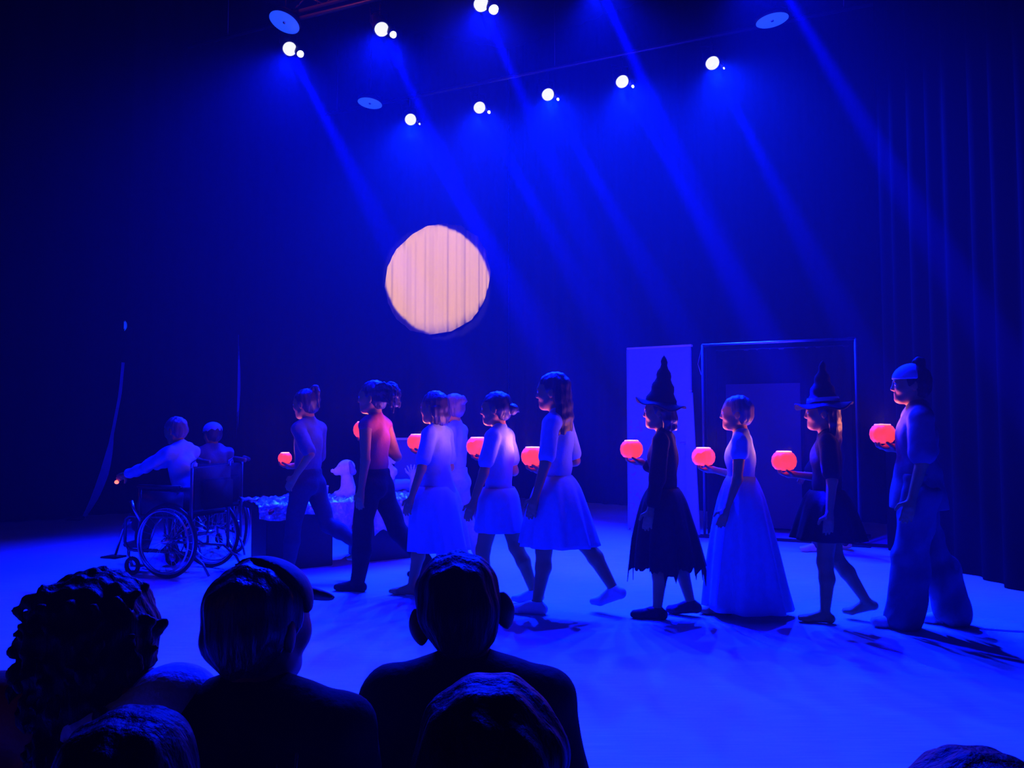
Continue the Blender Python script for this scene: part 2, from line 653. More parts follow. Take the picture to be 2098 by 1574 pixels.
corner = G(1042, 1018.5)
brt = G(1290, 1036)
bdir = (brt - corner).normalized()
seamp = G(483, 1041)
lft = G(235, 1053)
ldir = (lft - seamp).normalized()
c1 = corner + (seamp - corner).normalized() * 0.12
c2 = corner + bdir * 0.12
mid = (c1 + c2) / 2 * 0.5 + corner * 0.5
pleated('wall_back', [mid, c2, corner + bdir * 10.0], 0.0, TOP, 'curtain', amp=0.03, seed=4)
pleated('wall_left', [seamp + (corner - seamp).normalized() * -0.15 + Vector((0.0, 0.12, 0)), c1, mid], 0.0, TOP, 'curtain', amp=0.03, seed=9)
# the next length of the same curtain hangs a hand's breadth in front of it
pleated('wall_side', [seamp, lft, lft + ldir * 4.5], 0.0, TOP, 'curtain', amp=0.035, seed=14)

# sliver of light on the fold where the two lengths meet, painted blue
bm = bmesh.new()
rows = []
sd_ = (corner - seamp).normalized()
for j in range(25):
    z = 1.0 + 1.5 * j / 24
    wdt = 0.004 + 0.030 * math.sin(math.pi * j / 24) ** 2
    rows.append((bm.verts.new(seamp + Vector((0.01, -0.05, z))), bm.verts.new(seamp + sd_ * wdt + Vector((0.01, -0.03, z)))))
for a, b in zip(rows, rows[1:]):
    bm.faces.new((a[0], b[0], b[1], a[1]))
o = obj('lit_seam_1', bm, 'lit_edge')
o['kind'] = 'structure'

# right wing: black masking that runs toward the audience
pleated('wall_right', [(3.62, 7.62), (3.68, 5.4), (3.9, 2.0), (4.2, -2.3)], 0.0, TOP, 'velvet', amp=0.03, seed=21)
pleated('wall_rear', [(-11.9, -2.4), (8.9, -2.4)], 0.0, TOP, 'velvet', amp=0.03, seed=25)

# left wing curtain, its free edge pulled out toward the bottom
wl0 = G(165, 1063)
wl1 = G(-420, 1096)
ez = [(0.0, 0.0), (0.25, 0.10), (0.55, 0.19), (1.0, 0.30), (1.6, 0.39), (2.4, 0.44), (7.6, 0.47)]


def wing_edge(u, z):
    for (za, ea), (zb, eb) in zip(ez, ez[1:]):
        if za <= z <= zb:
            e = ea + (eb - ea) * (z - za) / (zb - za)
            return -e * (1 - u) ** 3
    return 0


wing = tag(pleated('wing_curtain', [wl0, wl1], 0.01, TOP, 'velvet', amp=0.045, wave=0.34, kind=None, nz=40, edge=wing_edge, seed=3),
           'black wing curtain at the far left whose free edge slants out to the floor', 'curtain')
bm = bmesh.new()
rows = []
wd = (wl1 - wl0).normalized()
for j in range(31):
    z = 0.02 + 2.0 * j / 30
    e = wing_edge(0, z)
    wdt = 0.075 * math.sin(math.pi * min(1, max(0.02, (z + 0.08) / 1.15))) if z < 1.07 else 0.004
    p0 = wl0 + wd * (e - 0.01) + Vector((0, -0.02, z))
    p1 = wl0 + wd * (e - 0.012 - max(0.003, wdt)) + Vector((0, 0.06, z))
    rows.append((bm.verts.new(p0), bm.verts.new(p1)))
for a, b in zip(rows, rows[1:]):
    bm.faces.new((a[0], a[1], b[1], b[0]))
obj('lit_edge', bm, 'lit_edge', wing)  # strip of light on the slanting fold, put in as blue
wing_foot = obj('stage_weight', box((-0.09, -0.06, 0), (0.09, 0.06, 0.045), 0.008), 'dark_steel')
wing_foot.location = wl0 + Vector((0.02, -0.16, 0.0))
tag(wing_foot, 'small dark stage weight on the floor at the foot of the slanting wing curtain', 'weight')

# ------------------------------------------------------------------ the moon's pool of light on the curtain, built as a disc
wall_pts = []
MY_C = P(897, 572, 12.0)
# depth of the left curtain behind the moon
ln_a, ln_b = seamp, corner


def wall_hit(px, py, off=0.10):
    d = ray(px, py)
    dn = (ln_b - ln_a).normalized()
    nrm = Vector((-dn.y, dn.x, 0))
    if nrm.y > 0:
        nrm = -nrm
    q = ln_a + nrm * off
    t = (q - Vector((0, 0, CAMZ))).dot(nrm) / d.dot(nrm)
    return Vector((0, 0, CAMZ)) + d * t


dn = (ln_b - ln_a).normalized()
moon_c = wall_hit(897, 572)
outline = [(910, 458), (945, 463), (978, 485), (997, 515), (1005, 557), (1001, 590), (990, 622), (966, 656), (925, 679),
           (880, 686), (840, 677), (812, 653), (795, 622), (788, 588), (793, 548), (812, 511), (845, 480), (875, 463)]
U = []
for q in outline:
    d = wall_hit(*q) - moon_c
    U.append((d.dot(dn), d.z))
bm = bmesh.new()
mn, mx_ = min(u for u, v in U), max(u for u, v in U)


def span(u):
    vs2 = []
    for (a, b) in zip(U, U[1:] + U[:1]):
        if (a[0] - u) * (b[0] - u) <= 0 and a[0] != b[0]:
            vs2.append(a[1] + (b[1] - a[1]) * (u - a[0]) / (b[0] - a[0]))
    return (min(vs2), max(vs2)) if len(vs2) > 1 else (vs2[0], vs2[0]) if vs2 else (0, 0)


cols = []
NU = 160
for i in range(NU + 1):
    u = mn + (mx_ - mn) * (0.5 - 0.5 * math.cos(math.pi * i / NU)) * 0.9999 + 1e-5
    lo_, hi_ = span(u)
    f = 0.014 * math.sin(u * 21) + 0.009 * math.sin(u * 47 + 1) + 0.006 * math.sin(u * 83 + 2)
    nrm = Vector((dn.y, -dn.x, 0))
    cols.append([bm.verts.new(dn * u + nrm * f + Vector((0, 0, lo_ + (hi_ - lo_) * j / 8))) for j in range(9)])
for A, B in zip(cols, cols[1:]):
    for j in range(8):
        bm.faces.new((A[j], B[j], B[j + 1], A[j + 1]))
moon = tag(obj('moon', bm, 'moon'), 'large peach moon of projected light, shaped as a disc on the dark rear curtain', 'moon')
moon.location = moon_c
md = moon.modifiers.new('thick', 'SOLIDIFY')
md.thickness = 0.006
# profile spot on the off-frame front bar that lights the moon
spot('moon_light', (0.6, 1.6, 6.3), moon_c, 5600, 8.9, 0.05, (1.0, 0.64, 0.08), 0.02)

# small half-hidden glowing blue disc on the left
hd = thing('wall_disc', 'small round glowing blue disc half hidden behind the left wing curtain edge', 'lamp', P(245, 667, G(235, 1053).y - 0.35))
obj('glow_face', lathe([(0.0, 0.02), (0.085, 0.02), (0.09, 0.0), (0.09, -0.02), (0, -0.02)], 28,
                       Matrix.Rotation(R(90), 4, 'X')), mat('dim_glow_face', (0.25, 0.27, 0.3), 0.5, emis=(0.0, 0.03, 0.75), es=0.75), hd)
obj('bracket', tube([(0, 0.03, 0), (0, 0.3, 0)], 0.012), 'black_paint', hd)


# ------------------------------------------------------------------ rigging
def stage_lamp(p, t, label, big, small, group='stage lamps on the lighting bars', double=True):
    th_ = thing('stage_lamp', label, 'stage lamp', p, 0, group)
    d = (t - p).normalized()
    rot = d.to_track_quat('Z', 'Y').to_matrix().to_4x4()
    # housing, open toward the stage
    obj('housing', lathe([(0.0, -0.22), (0.06, -0.22), (0.085, -0.16), (0.09, 0.02), (0.098, 0.03), (0.098, 0.045), (0.086, 0.045), (0.082, 0.0), (0, -0.02)], 24, rot), 'black_paint', th_)
    obj('yoke', tube([rot @ Vector((0.1, 0, -0.05)), rot @ Vector((0.115, 0, -0.06)) + Vector((0, 0, 0.16)), rot @ Vector((-0.115, 0, -0.06)) + Vector((0, 0, 0.16)), rot @ Vector((-0.1, 0, -0.05))], 0.008), 'black_paint', th_)
    obj('clamp', tube([Vector((0, 0, 0.10)), Vector((0, 0, 0.30))], 0.018), 'black_paint', th_)
    # lenses: the glass bulges, so it reads from the front as well
    obj('lens', lathe([(big, 0.035), (big * 0.97, 0.06), (big * 0.75, 0.085), (big * 0.4, 0.098), (0, 0.10)], 24, rot), 'lens', th_)
    if small:
        sd = Vector((1, -0.15, -0.55)).normalized()
        arm = sd * 0.155
        obj('side_lamp', lathe([(0.0, -0.10), (small + 0.012, -0.09), (small + 0.014, 0.03), (small, 0.035), (0, 0.03)], 18, Matrix.Translation(arm) @ rot), 'black_paint', th_)
        obj('side_lens', lathe([(small, 0.03), (small * 0.8, 0.06), (0, 0.07)], 18, Matrix.Translation(arm) @ rot), 'lens_hot', th_)
    return th_


names_b = ['leftmost stage lamp of the rear bar, a single white lens far over the moon',
           'second stage lamp from the left on the rear bar, above the moon right edge',
           'third stage lamp on the rear bar, middle of the row of five',
           'fourth stage lamp from the left on the rear bar',
           'rightmost stage lamp of the rear bar, highest of the row of five']
names_f = ['leftmost double lens stage lamp, just below the tilted round disc',
           'middle stage lamp on the front bar with two bright white lenses',
           'stage lamp on the front bar cut by the top edge of the picture']
smalls = [0.012, 0.022, 0.018, 0.018, 0.010, 0.042, 0.040, 0.055]
for i, (row, p, t) in enumerate(LAMPS):
    if row == 'off':
        continue
    stage_lamp(p, t, (names_b + names_f)[i], 0.082 if row == 'back' else 0.08, smalls[i])


def bar(a, b, ext0, ext1, z, label, twin=0.0):
    d = (b - a).normalized()
    A, B = a - d * ext0, b + d * ext1
    A.z = B.z = z
    t_ = thing('lighting_bar', label, 'lighting bar', A)
    L = (B - A)
    obj('pipe', tube([(0, 0, 0), tuple(L)], 0.025, 10), 'dark_steel', t_)
    if twin:
        obj('pipe', tube([(0, 0, twin), tuple(L + Vector((0, 0, twin)))], 0.025, 10), 'dark_steel', t_)
        n = int(L.length / 0.5)
        bm = bmesh.new()
        for i in range(n):
            p0 = L * (i / n)
            p1 = L * ((i + 0.5) / n) + Vector((0, 0, twin))
            p2 = L * ((i + 1) / n)
            bm_tube(bm, [p0, p1], 0.009, 6)
            bm_tube(bm, [p1, p2], 0.009, 6)
        obj('lattice', bm, 'dark_steel', t_)
    for f in (0.08, 0.5, 0.92):
        q = L * f
        obj('suspension_cable', tube([q + Vector((0, 0, 0.0)), q + Vector((0, 0, TOP - z))], 0.006, 6), 'dark_steel', t_)
    return t_


bar(LAMPS[0][1], LAMPS[4][1], 2.0, 2.2, LAMPZ + 0.32, 'rear lighting bar carrying the row of five lamps')
bar(LAMPS[5][1], LAMPS[7][1], 1.6, 4.0, LAMPZ + 0.32, 'front lighting bar carrying the double lens lamps', 0.0)
bar(G(620, 22, 6.1), G(700, 0, 6.1), 0.2, 4.5, 6.1, 'lighting truss at the top left with reddish highlights behind the tilted disc', 0.16)


def disc_lamp(px, py, rpx, tilt, label):
    p = G(px, py, 5.9)
    rad = rpx * p.y / FPX
    t_ = thing('disc_lamp', label, 'lamp', p, 0, 'round disc lamps under the ceiling')
    rot = Matrix.Rotation(tilt[1], 4, 'Y') @ Matrix.Rotation(tilt[0], 4, 'X')
    obj('face', lathe([(0, -0.005), (rad * 0.96, -0.005), (rad, 0.0), (rad, 0.02), (0, 0.03)], 40, rot), 'disc', t_)
    obj('rim', lathe([(rad * 0.97, -0.008), (rad * 1.02, -0.004), (rad * 1.02, 0.04), (rad * 0.9, 0.07), (0.0, 0.08)], 40, rot, None, False), 'black_paint', t_)
    obj('hub', lathe([(0.0, -0.02), (0.015, -0.018), (0.02, -0.006), (0, -0.006)], 12, rot), 'steel', t_)
    obj('stem', tube([rot @ Vector((0, 0, 0.06)), Vector((0, 0, TOP - 5.9))], 0.012, 8), 'black_paint', t_)
    return t_


disc_lamp(583, 45, 33, (R(-15), R(14)), 'large round blue disc lamp tilted at the top left above a double lens lamp')
disc_lamp(758, 211, 26, (R(-4), R(6)), 'small flat round blue disc lamp left of the rear bar')
disc_lamp(1582, 41, 34, (R(0), R(-6)), 'round blue disc lamp at the top right with a tiny glint')
# work light that tints the truss ends red
wl = spot('red_marker', G(560, 10, 6.0) + Vector((-0.3, -0.2, 0.35)), G(690, 0, 6.15), 14, 60, 0.4, (1, 0.1, 0.15), 0.02)


# ------------------------------------------------------------------ people
def rotm(yaw=0, pitch=0, roll=0):
    return Matrix.Rotation(R(yaw), 4, 'Z') @ Matrix.Rotation(R(pitch), 4, 'Y') @ Matrix.Rotation(R(roll), 4, 'X')


class Body:
    """joints in a frame where +x is forward, +y the body's left, z up; built to total height H"""

    def __init__(s, H=1.4, legs=((20, 5, 0), (-15, 12, 10)), arms=(None, None), lean=0, head=(0, 0, 0), hs=0.160, wide=1.0, shrug=0.0,
                 sit=None, yaw=0, spread=0.0):
        s.H, s.w, s.shrug = H, wide, shrug
        h = H
        up = rotm(0, lean)
        pel = Vector((0, 0, 0))
        s.pel = pel
        s.chest = up @ Vector((0, 0, 0.20 * h))
        s.neck0 = up @ Vector((-0.005 * h, 0, (0.308 + shrug * 0.45) * h))
        s.up = up
        s.leg = []
        for side, (a, k, f) in zip((1, -1), legs):
            hip = Vector((0, side * 0.058 * h * wide, -0.01 * h))
            sp = R(spread) * side
            def dr(an):
                v = Vector((math.sin(R(an)), 0, -math.cos(R(an))))
                return Matrix.Rotation(-sp if abs(v.x) > 0.5 else 0, 4, 'Z') @ v if spread else v
            if spread:
                v1 = Matrix.Rotation(sp, 4, 'Z') @ Vector((math.sin(R(a)), 0, -math.cos(R(a))))
                v2 = Matrix.Rotation(sp * 0.2, 4, 'Z') @ Vector((math.sin(R(a - k)), 0, -math.cos(R(a - k))))
            else:
                v1, v2 = dr(a), dr(a - k)
            knee = hip + v1 * 0.235 * h
            ank = knee + v2 * 0.225 * h
            fd = Vector((math.cos(R(f)), 0.10 * side, -math.sin(R(f)))).normalized()
            nrm = Vector((math.sin(R(f)), 0, math.cos(R(f))))
            heel = ank - nrm * 0.022 * h - fd * 0.022 * h
            ball = ank - nrm * 0.026 * h + fd * 0.075 * h
            toe = ball + Vector((fd.x, fd.y, fd.z * 0.3)).normalized() * 0.030 * h
            s.leg.append((hip, knee, ank, heel, ball, toe))
        s.arm = []
        for side, A in zip((1, -1), arms):
            a, ab, e, yw = A[:4] if A else (-5, 6, 12, 0)
            sh = up @ Vector((-0.005 * h, side * 0.098 * h * wide, (0.285 + shrug) * h))
            v = up @ (rotm(0, 0, 0) @ Vector((math.sin(R(a)), side * math.sin(R(ab)), -math.cos(R(a)))).normalized())
            el = sh + v * 0.168 * h
            a2 = a + e
            v2 = Matrix.Rotation(R(-yw * side), 4, 'Z') @ Vector((math.sin(R(a2)), side * math.sin(R(ab)) * 0.7, -math.cos(R(a2)))).normalized()
            v2 = up @ v2
            wr = el + v2 * 0.145 * h
            s.arm.append((sh, el, wr, v2.normalized()))
        hr = rotm(*head)
        s.hr = hr
        s.hs = hs * h if hs < 1 else hs
        s.hc = s.neck0 + up @ Vector((0.022 * h, 0, (0.046 - shrug * 0.45) * h)) + hr @ Vector((0, 0, 0.40 * s.hs))
        # drop onto the ground or the seat
        if sit is None:
            low = min(min(p.z for p in L[3:]) for L in s.leg) - 0.018 * h
            s.dz = -low
        else:
            s.dz = sit + 0.068 * h
        D = Vector((0, 0, s.dz))
        s.pel = s.pel + D
        s.chest = s.chest + D
        s.neck0 = s.neck0 + D
        s.hc = s.hc + D
        s.leg = [tuple(p + D for p in L) for L in s.leg]
        s.arm = [(A[0] + D, A[1] + D, A[2] + D, A[3]) for A in s.arm]

    # --- anatomy
    def torso(s, F, g=0.0, upto='neck', k=0.03):
        h, w_, up = s.H, s.w, s.up
        F.ell(s.pel + Vector((0, 0, 0.01 * h)), (0.062 * h + g, 0.088 * h * w_ + g, 0.065 * h + g), k)
        F.ell(s.pel + up @ Vector((0.0, 0, 0.10 * h)), (0.056 * h + g, 0.074 * h * w_ + g, 0.09 * h + g), k, up)
        F.ell(s.pel + up @ Vector((0.0, 0, 0.205 * h)), (0.062 * h + g, 0.086 * h * w_ + g, 0.095 * h + g), k, up)
        F.cone(s.arm[0][0] * 0.72 + s.arm[1][0] * 0.28, s.arm[0][0] * 0.28 + s.arm[1][0] * 0.72, 0.036 * h + g, 0.036 * h + g, k)
        for side in (0, 1):
            F.cone(s.neck0 + up @ Vector((0, 0, 0.020 * h)), s.arm[side][0], 0.024 * h + g, 0.030 * h + g, k)
            F.ball(s.pel + Vector((-0.03 * h, (0.035 if side == 0 else -0.035) * h * w_, -0.015 * h)), 0.045 * h + g, k)

    def legs_(s, F, g=0.0, to=1.0, k=0.02, which=(0, 1), flare=0.0):
        h = s.H
        for i in which:
            hip, kn, an = s.leg[i][:3]
            F.cone(hip, kn, 0.053 * h + g, 0.034 * h + g + flare * 0.4, k)
            mid_ = kn + (an - kn) * 0.32 + Vector((-0.008 * h, 0, 0))
            if to >= 1:
                F.cone(kn, mid_, 0.034 * h + g + flare * 0.4, 0.033 * h + g + flare * 0.6, k)
                F.cone(mid_, an, 0.033 * h + g + flare * 0.6, 0.020 * h + g + flare, k)
            elif to > 0.5:
                F.cone(kn, kn + (an - kn) * (to - 0.5) * 2, 0.034 * h + g, 0.03 * h + g, k)

    def feet(s, F, g=0.0, which=(0, 1), k=0.012):
        h = s.H
        for i in which:
            hip, kn, an, heel, ball, toe = s.leg[i]
            F.cone(an, heel, 0.019 * h + g, 0.019 * h + g, k)
            F.cone(heel, ball, 0.019 * h + g, 0.017 * h + g, k)
            F.cone(an, ball, 0.018 * h + g, 0.014 * h + g, k)
            sd = Vector((0, 1, 0))
            F.cone(ball + sd * 0.012 * h, toe + sd * 0.010 * h, 0.015 * h + g, 0.011 * h + g, k)
            F.cone(ball - sd * 0.012 * h, toe - sd * 0.012 * h, 0.015 * h + g, 0.011 * h + g, k)

    def arms_(s, F, g=0.0, frac=2.0, k=0.015, which=(0, 1), flare=0.0):
        h = s.H
        for i in which:
            sh, el, wr, d = s.arm[i]
            f1 = min(1, frac)
            F.cone(sh, sh + (el - sh) * f1, 0.031 * h + g, (0.031 + (0.022 - 0.031) * f1) * h + g + flare, k)
            if frac > 1:
                f2 = frac - 1
                F.cone(el, el + (wr - el) * f2, 0.023 * h + g, (0.023 - 0.008 * f2) * h + g + flare, k)

    def hand(s, F, i, mode='hang'):
        h = s.H
        sh, el, wr, d = s.arm[i]
        side = 1 if i == 0 else -1
        if mode == 'hold':          # palm up under a thing, fingers curling round its far side
            n = Vector((0, 0, 1))
            d = Vector((d.x, d.y, 0)).normalized()
            curl = (25, 45, 40)
        elif mode == 'point':
            n = Vector((0, side, 0)) * -1
            curl = (10, 15, 10)
        else:
            n = Vector((0, -side, 0))
            n = (n - d * n.dot(d)).normalized()
            curl = (14, 22, 20)
        sd = d.cross(n).normalized()
        if sd.x < 0 and mode == 'hang':
            sd = -sd
        if mode == 'hold' and sd.y * side > 0:
            sd = -sd
        u = 0.0105 * h
        pl = 0.052 * h
        F.cone(wr, wr + d * pl * 0.5, 0.0155 * h, 0.017 * h, 0.01)
        for q in range(4):
            o_ = (q - 1.5) * -u
            kn = wr + d * (pl * (1.0 - 0.05 * abs(q - 1.2))) + sd * o_
            F.cone(wr + d * 0.012 * h + sd * o_ * 0.6, kn, 0.010 * h, 0.0075 * h, 0.006)
            L = (0.040, 0.045, 0.042, 0.033)[q] * h
            p = kn
            ang = 0
            rr = 0.0062 * h
            for j, fr in enumerate((0.45, 0.32, 0.23)):
                ang += R(curl[j])
                v = (d * math.cos(ang) + n * math.sin(ang)).normalized()
                p2 = p + v * L * fr + sd * (o_ * 0.06)
                F.cone(p, p2, rr, rr * 0.9, 0.003)
                rr *= 0.9
                p = p2
        tb = wr + d * 0.014 * h + sd * 0.014 * h
        t1 = tb + (d * 0.55 + sd * 0.75 + n * 0.35).normalized() * 0.026 * h
        t2 = t1 + (d * 0.8 + sd * 0.25 + n * 0.5).normalized() * 0.024 * h
        F.cone(tb, t1, 0.0085 * h, 0.0072 * h, 0.006)
        F.cone(t1, t2, 0.0072 * h, 0.006 * h, 0.004)

    def HP(s, x, y, z):
        return s.hc + s.hr @ Vector((x, y, z)) * s.hs

    def headshape(s, F, g=0.0):
        q = s.hs
        F.ell(s.HP(-.04, 0, .13), (.43 * q + g, .34 * q + g, .37 * q + g), 0.02, s.hr)
        F.ell(s.HP(.12, 0, -.12), (.25 * q, .25 * q, .33 * q), 0.03, s.hr)
        F.ell(s.HP(.27, 0, -.36), (.11 * q, .10 * q, .09 * q), 0.03, s.hr)
        for y in (-1, 1):
            F.cone(s.HP(-.05, y * .20, -.18), s.HP(.22, y * .08, -.36), .10 * q, .08 * q, 0.02)
            F.ell(s.HP(.22, y * .16, -.08), (.13 * q, .10 * q, .12 * q), 0.02, s.hr)
            F.ell(s.HP(-.06, y * .345, -.02), (.085 * q, .030 * q, .135 * q), 0.006, s.hr @ rotm(y * -18))
        F.cone(s.HP(.34, -.12, .11), s.HP(.34, .12, .11), .05 * q, .05 * q, 0.015)
        for y in (-1, 1):
            F.ball(s.HP(.415, y * .135, .035), .062 * q, 0.01, sub=True)
        F.cone(s.HP(.37, 0, .07), s.HP(.430, 0, -.085), .028 * q, .045 * q, 0.014)
        for y in (-1, 1):
            F.ball(s.HP(.395, y * .045, -.10), .036 * q, 0.008)
        F.cone(s.HP(.355, -.07, -.205), s.HP(.355, .07, -.205), .030 * q, .030 * q, 0.006)
        F.cone(s.HP(.35, -.06, -.265), s.HP(.35, .06, -.265), .032 * q, .032 * q, 0.006)

    def neck(s, F, g=0.0):
        h = s.H
        F.cone(s.neck0 - Vector((0, 0, 0.02 * h)), s.HP(-.10, 0, -.18), 0.034 * h + g, 0.030 * h + g, 0.02)

    def skin(s, parent, m='skin', vox=0.0065, hands=('hang', 'hang')):
        F = Field()
        s.torso(F)
        s.legs_(F)
        s.feet(F)
        s.arms_(F)
        s.neck(F)
        s.headshape(F)
        s.hand(F, 0, hands[0])
        s.hand(F, 1, hands[1])
        o_ = obj('body', F.mesh('body', vox), m, parent)
        for y in (-1, 1):
            e = obj('eye', lathe([(0, -.055 * s.hs), (.04 * s.hs, -.04 * s.hs), (.055 * s.hs, 0), (.04 * s.hs, .04 * s.hs), (0, .055 * s.hs)], 12), 'eye', parent)
            e.location = s.HP(.335, y * .135, .035)
        return o_

    # --- clothing
    def shirt(s, parent, m, sleeve=0.6, g=0.011, folds=0.004, hem=-0.02, flare=0.008, name='shirt', seed=2, low=0.0, k=0.035):
        F = Field()
        s.torso(F, g)
        if low:
            F.cone(s.pel + Vector((0, 0, 0.06 * s.H)), s.pel + Vector((0, 0, -low * s.H)), 0.085 * s.H, 0.105 * s.H, 0.04)
        if sleeve:
            s.arms_(F, g, sleeve, flare=flare)
        h = s.H
        zc = s.pel.z + hem * h
        nz_ = s.neck0 + s.up @ Vector((0, 0, (0.038 + s.shrug * 0.6) * h))

        def clip(X, Y, Z):
            a = zc - Z
            b = (X - nz_.x) * s.up[0][2] + (Z - nz_.z) * s.up[2][2] + 0 * Y - 0.012 * h
            if sleeve:
                return np.maximum(np.where(np.abs(Y) < 0.13 * h, a, -1), b)
            return np.maximum(a, b)
        return obj(name, F.mesh(name, 0.0075, folds, seed, clip), m, parent)

    def trousers(s, parent, m, g=0.012, flare=0.006, folds=0.004, to=1.0, name='trousers', seed=3):
        F = Field()
        h = s.H
        F.ell(s.pel + Vector((0, 0, 0.01 * h)), (0.062 * h + g, 0.088 * h * s.w + g, 0.07 * h + g), 0.03)
        F.ell(s.pel + Vector((0, 0, 0.06 * h)), (0.058 * h + g, 0.08 * h * s.w + g, 0.04 * h + g), 0.03)
        for sd in (1, -1):
            F.ball(s.pel + Vector((-0.03 * h, sd * 0.035 * h * s.w, -0.015 * h)), 0.045 * h + g, 0.03)
        s.legs_(F, g, to, flare=flare)
        top = s.pel.z + 0.075 * h
        low = [L[2].z + 0.0 * h for L in s.leg]

        def clip(X, Y, Z):
            return Z - top
        return obj(name, F.mesh(name, 0.0075, folds, seed, clip), m, parent)

    def shoes(s, parent, m, g=0.006):
        for i in (0, 1):
            F = Field()
            s.feet(F, g, (i,))
            an = s.leg[i][2]
            hl = s.leg[i][3]
            tz = an + (hl - an) * 0.2
            fdv = (s.leg[i][4] - hl).normalized()
            n = Vector((-fdv.z, 0, fdv.x))
            tz = an + n * 0.012 * s.H

            def clip(X, Y, Z, n=n, tz=tz):
                return (X - tz.x) * n.x + (Y - tz.y) * n.y + (Z - tz.z) * n.z
            obj('shoe', F.mesh('shoe', 0.006, clip=clip), m, parent)

    def skirt(s, parent, m, z0, z1, r0, r1, nf=11, amp=0.02, shift=(0, 0), tatter=0.0, name='skirt', seed=1, squash=0.85, rows=16):
        rr = random.Random(seed)
        bm = bmesh.new()
        seg = 120
        rings = []
        ph = [rr.random() * 6 for _ in range(3)]
        tat = []
        v = 0
        for k in range(seg):
            if k % 5 == 0:
                tgt = rr.random()
            v = tgt if k % 5 == 2 else v * 0.4 + rr.random() * 0.25
            tat.append(v)
        for j in range(rows + 1):
            t = j / rows
            ring = []
            for k in range(seg):
                a = 2 * math.pi * k / seg
                r_ = r0 + 0.012 * min(1, t * 6) + (r1 - r0) * (t ** 0.74)
                fo = amp * t * (math.sin(nf * a + ph[0]) + 0.5 * math.sin((nf * 1.7 // 1) * a + ph[1] + t * 2) + 0.3 * math.sin(3 * a + ph[2]))
                z = z0 + (z1 - z0) * t - (tatter * tat[k] * max(0, (t - 0.7) / 0.3) if tatter else 0)
                x = (r_ + fo) * math.cos(a) + shift[0] * t * t
                y = (r_ * (1.0 if t > 0.3 else 1.0) + fo) * math.sin(a) * (1.34 - (1.34 - squash * 1.1) * max(0.0, t - 0.25) / 0.75) + shift[1] * t * t
                ring.append(bm.verts.new((s.pel.x + x, s.pel.y + y, z)))
            rings.append(ring)
        for A, B in zip(rings, rings[1:]):
            for k in range(seg):
                bm.faces.new((A[k], A[(k + 1) % seg], B[(k + 1) % seg], B[k]))
        o_ = obj(name, bm, m, parent)
        md_ = o_.modifiers.new('thick', 'SOLIDIFY')
        md_.thickness = 0.004
        return o_

    def hair(s, parent, m='hair', style='short', vox=0.006, name='hair', seed=5):
        rr = random.Random(seed)
        q = s.hs
        F = Field()
        F.ell(s.HP(-.075, 0, .165), (.445 * q, .375 * q, .385 * q), 0.02, s.hr)
        F.ell(s.HP(-.20, 0, -.02), (.30 * q, .325 * q, .34 * q), 0.02, s.hr)
        fr = s.HP(0, 0, 0)
        ax = s.hr @ Vector((1, 0, 0))
        uz = s.hr @ Vector((0, 0, 1))

        def strand(p, path, r0, r1, k=0.012):
            pts = [p]
            for v in path:
                pts.append(pts[-1] + s.hr @ (Vector(v) * q))
            n = len(pts)
            F.chain(pts, [r0 + (r1 - r0) * i / (n - 1) for i in range(n)], k)
        if style in ('bun', 'topbun', 'bunlow'):
            c = {'bun': (-.48, 0, .30), 'topbun': (-.22, 0, .58), 'bunlow': (-.55, 0, -.02)}[style]
            F.ell(s.HP(*c), (.17 * q, .17 * q, .16 * q), 0.012, s.hr)
            for _ in range(7):
                a = rr.random() * 6.28
                F.cone(s.HP(c[0] + .1 * math.cos(a), .1 * math.sin(a), c[2] + .05), s.HP(c[0] - .02 + .16 * math.cos(a), .15 * math.sin(a), c[2] - .06), .035 * q, .03 * q, 0.006)
        if style == 'quiff':
            strand(s.HP(-.3, 0, .42), [(-.08, 0, .10), (-.10, 0, .02), (-.08, 0, -.18), (0, 0, -.25), (.02, 0, -.25)], .11 * q, .04 * q)
        if style == 'long':
            for i in range(26):
                y = -0.34 + 0.68 * i / 25
                x0 = -.12 - 0.26 * math.sqrt(max(0, 1 - (y / .36) ** 2))
                L = 1.05 + 0.25 * rr.random()
                strand(s.HP(x0, y, .0), [(-.05, y * .12, -.28), (-.02, y * .1, -.35 * L), (.03 + .05 * rr.random(), y * .05, -.38 * L), (.02, rr.uniform(-.05, .05), -.28 * L)], .09 * q, .028 * q)
        if style == 'wave':
            for i in range(34):
                y = rr.uniform(-.30, .30)
                z = rr.uniform(-.1, .40)
                strand(s.HP(-.30, y, z), [(-.16 - .1 * rr.random(), y * .2, rr.uniform(-.02, .1)), (-.13, rr.uniform(-.07, .07), rr.uniform(-.12, .02)), (-.12, rr.uniform(-.07, .07), rr.uniform(-.22, -.05)), (-.02, rr.uniform(-.05, .05), -.16)], .07 * q, .03 * q, 0.008)
        if style == 'bob':
            for i in range(22):
                y = -0.36 + 0.72 * i / 21
                x0 = -.10 - 0.30 * math.sqrt(max(0, 1 - (y / .38) ** 2))
                strand(s.HP(x0, y, .0), [(-.03, y * -.06, -.22), (.02, y * -.18, -.20), (-.01, rr.uniform(-.04, .04), -.05)], .085 * q, .045 * q)
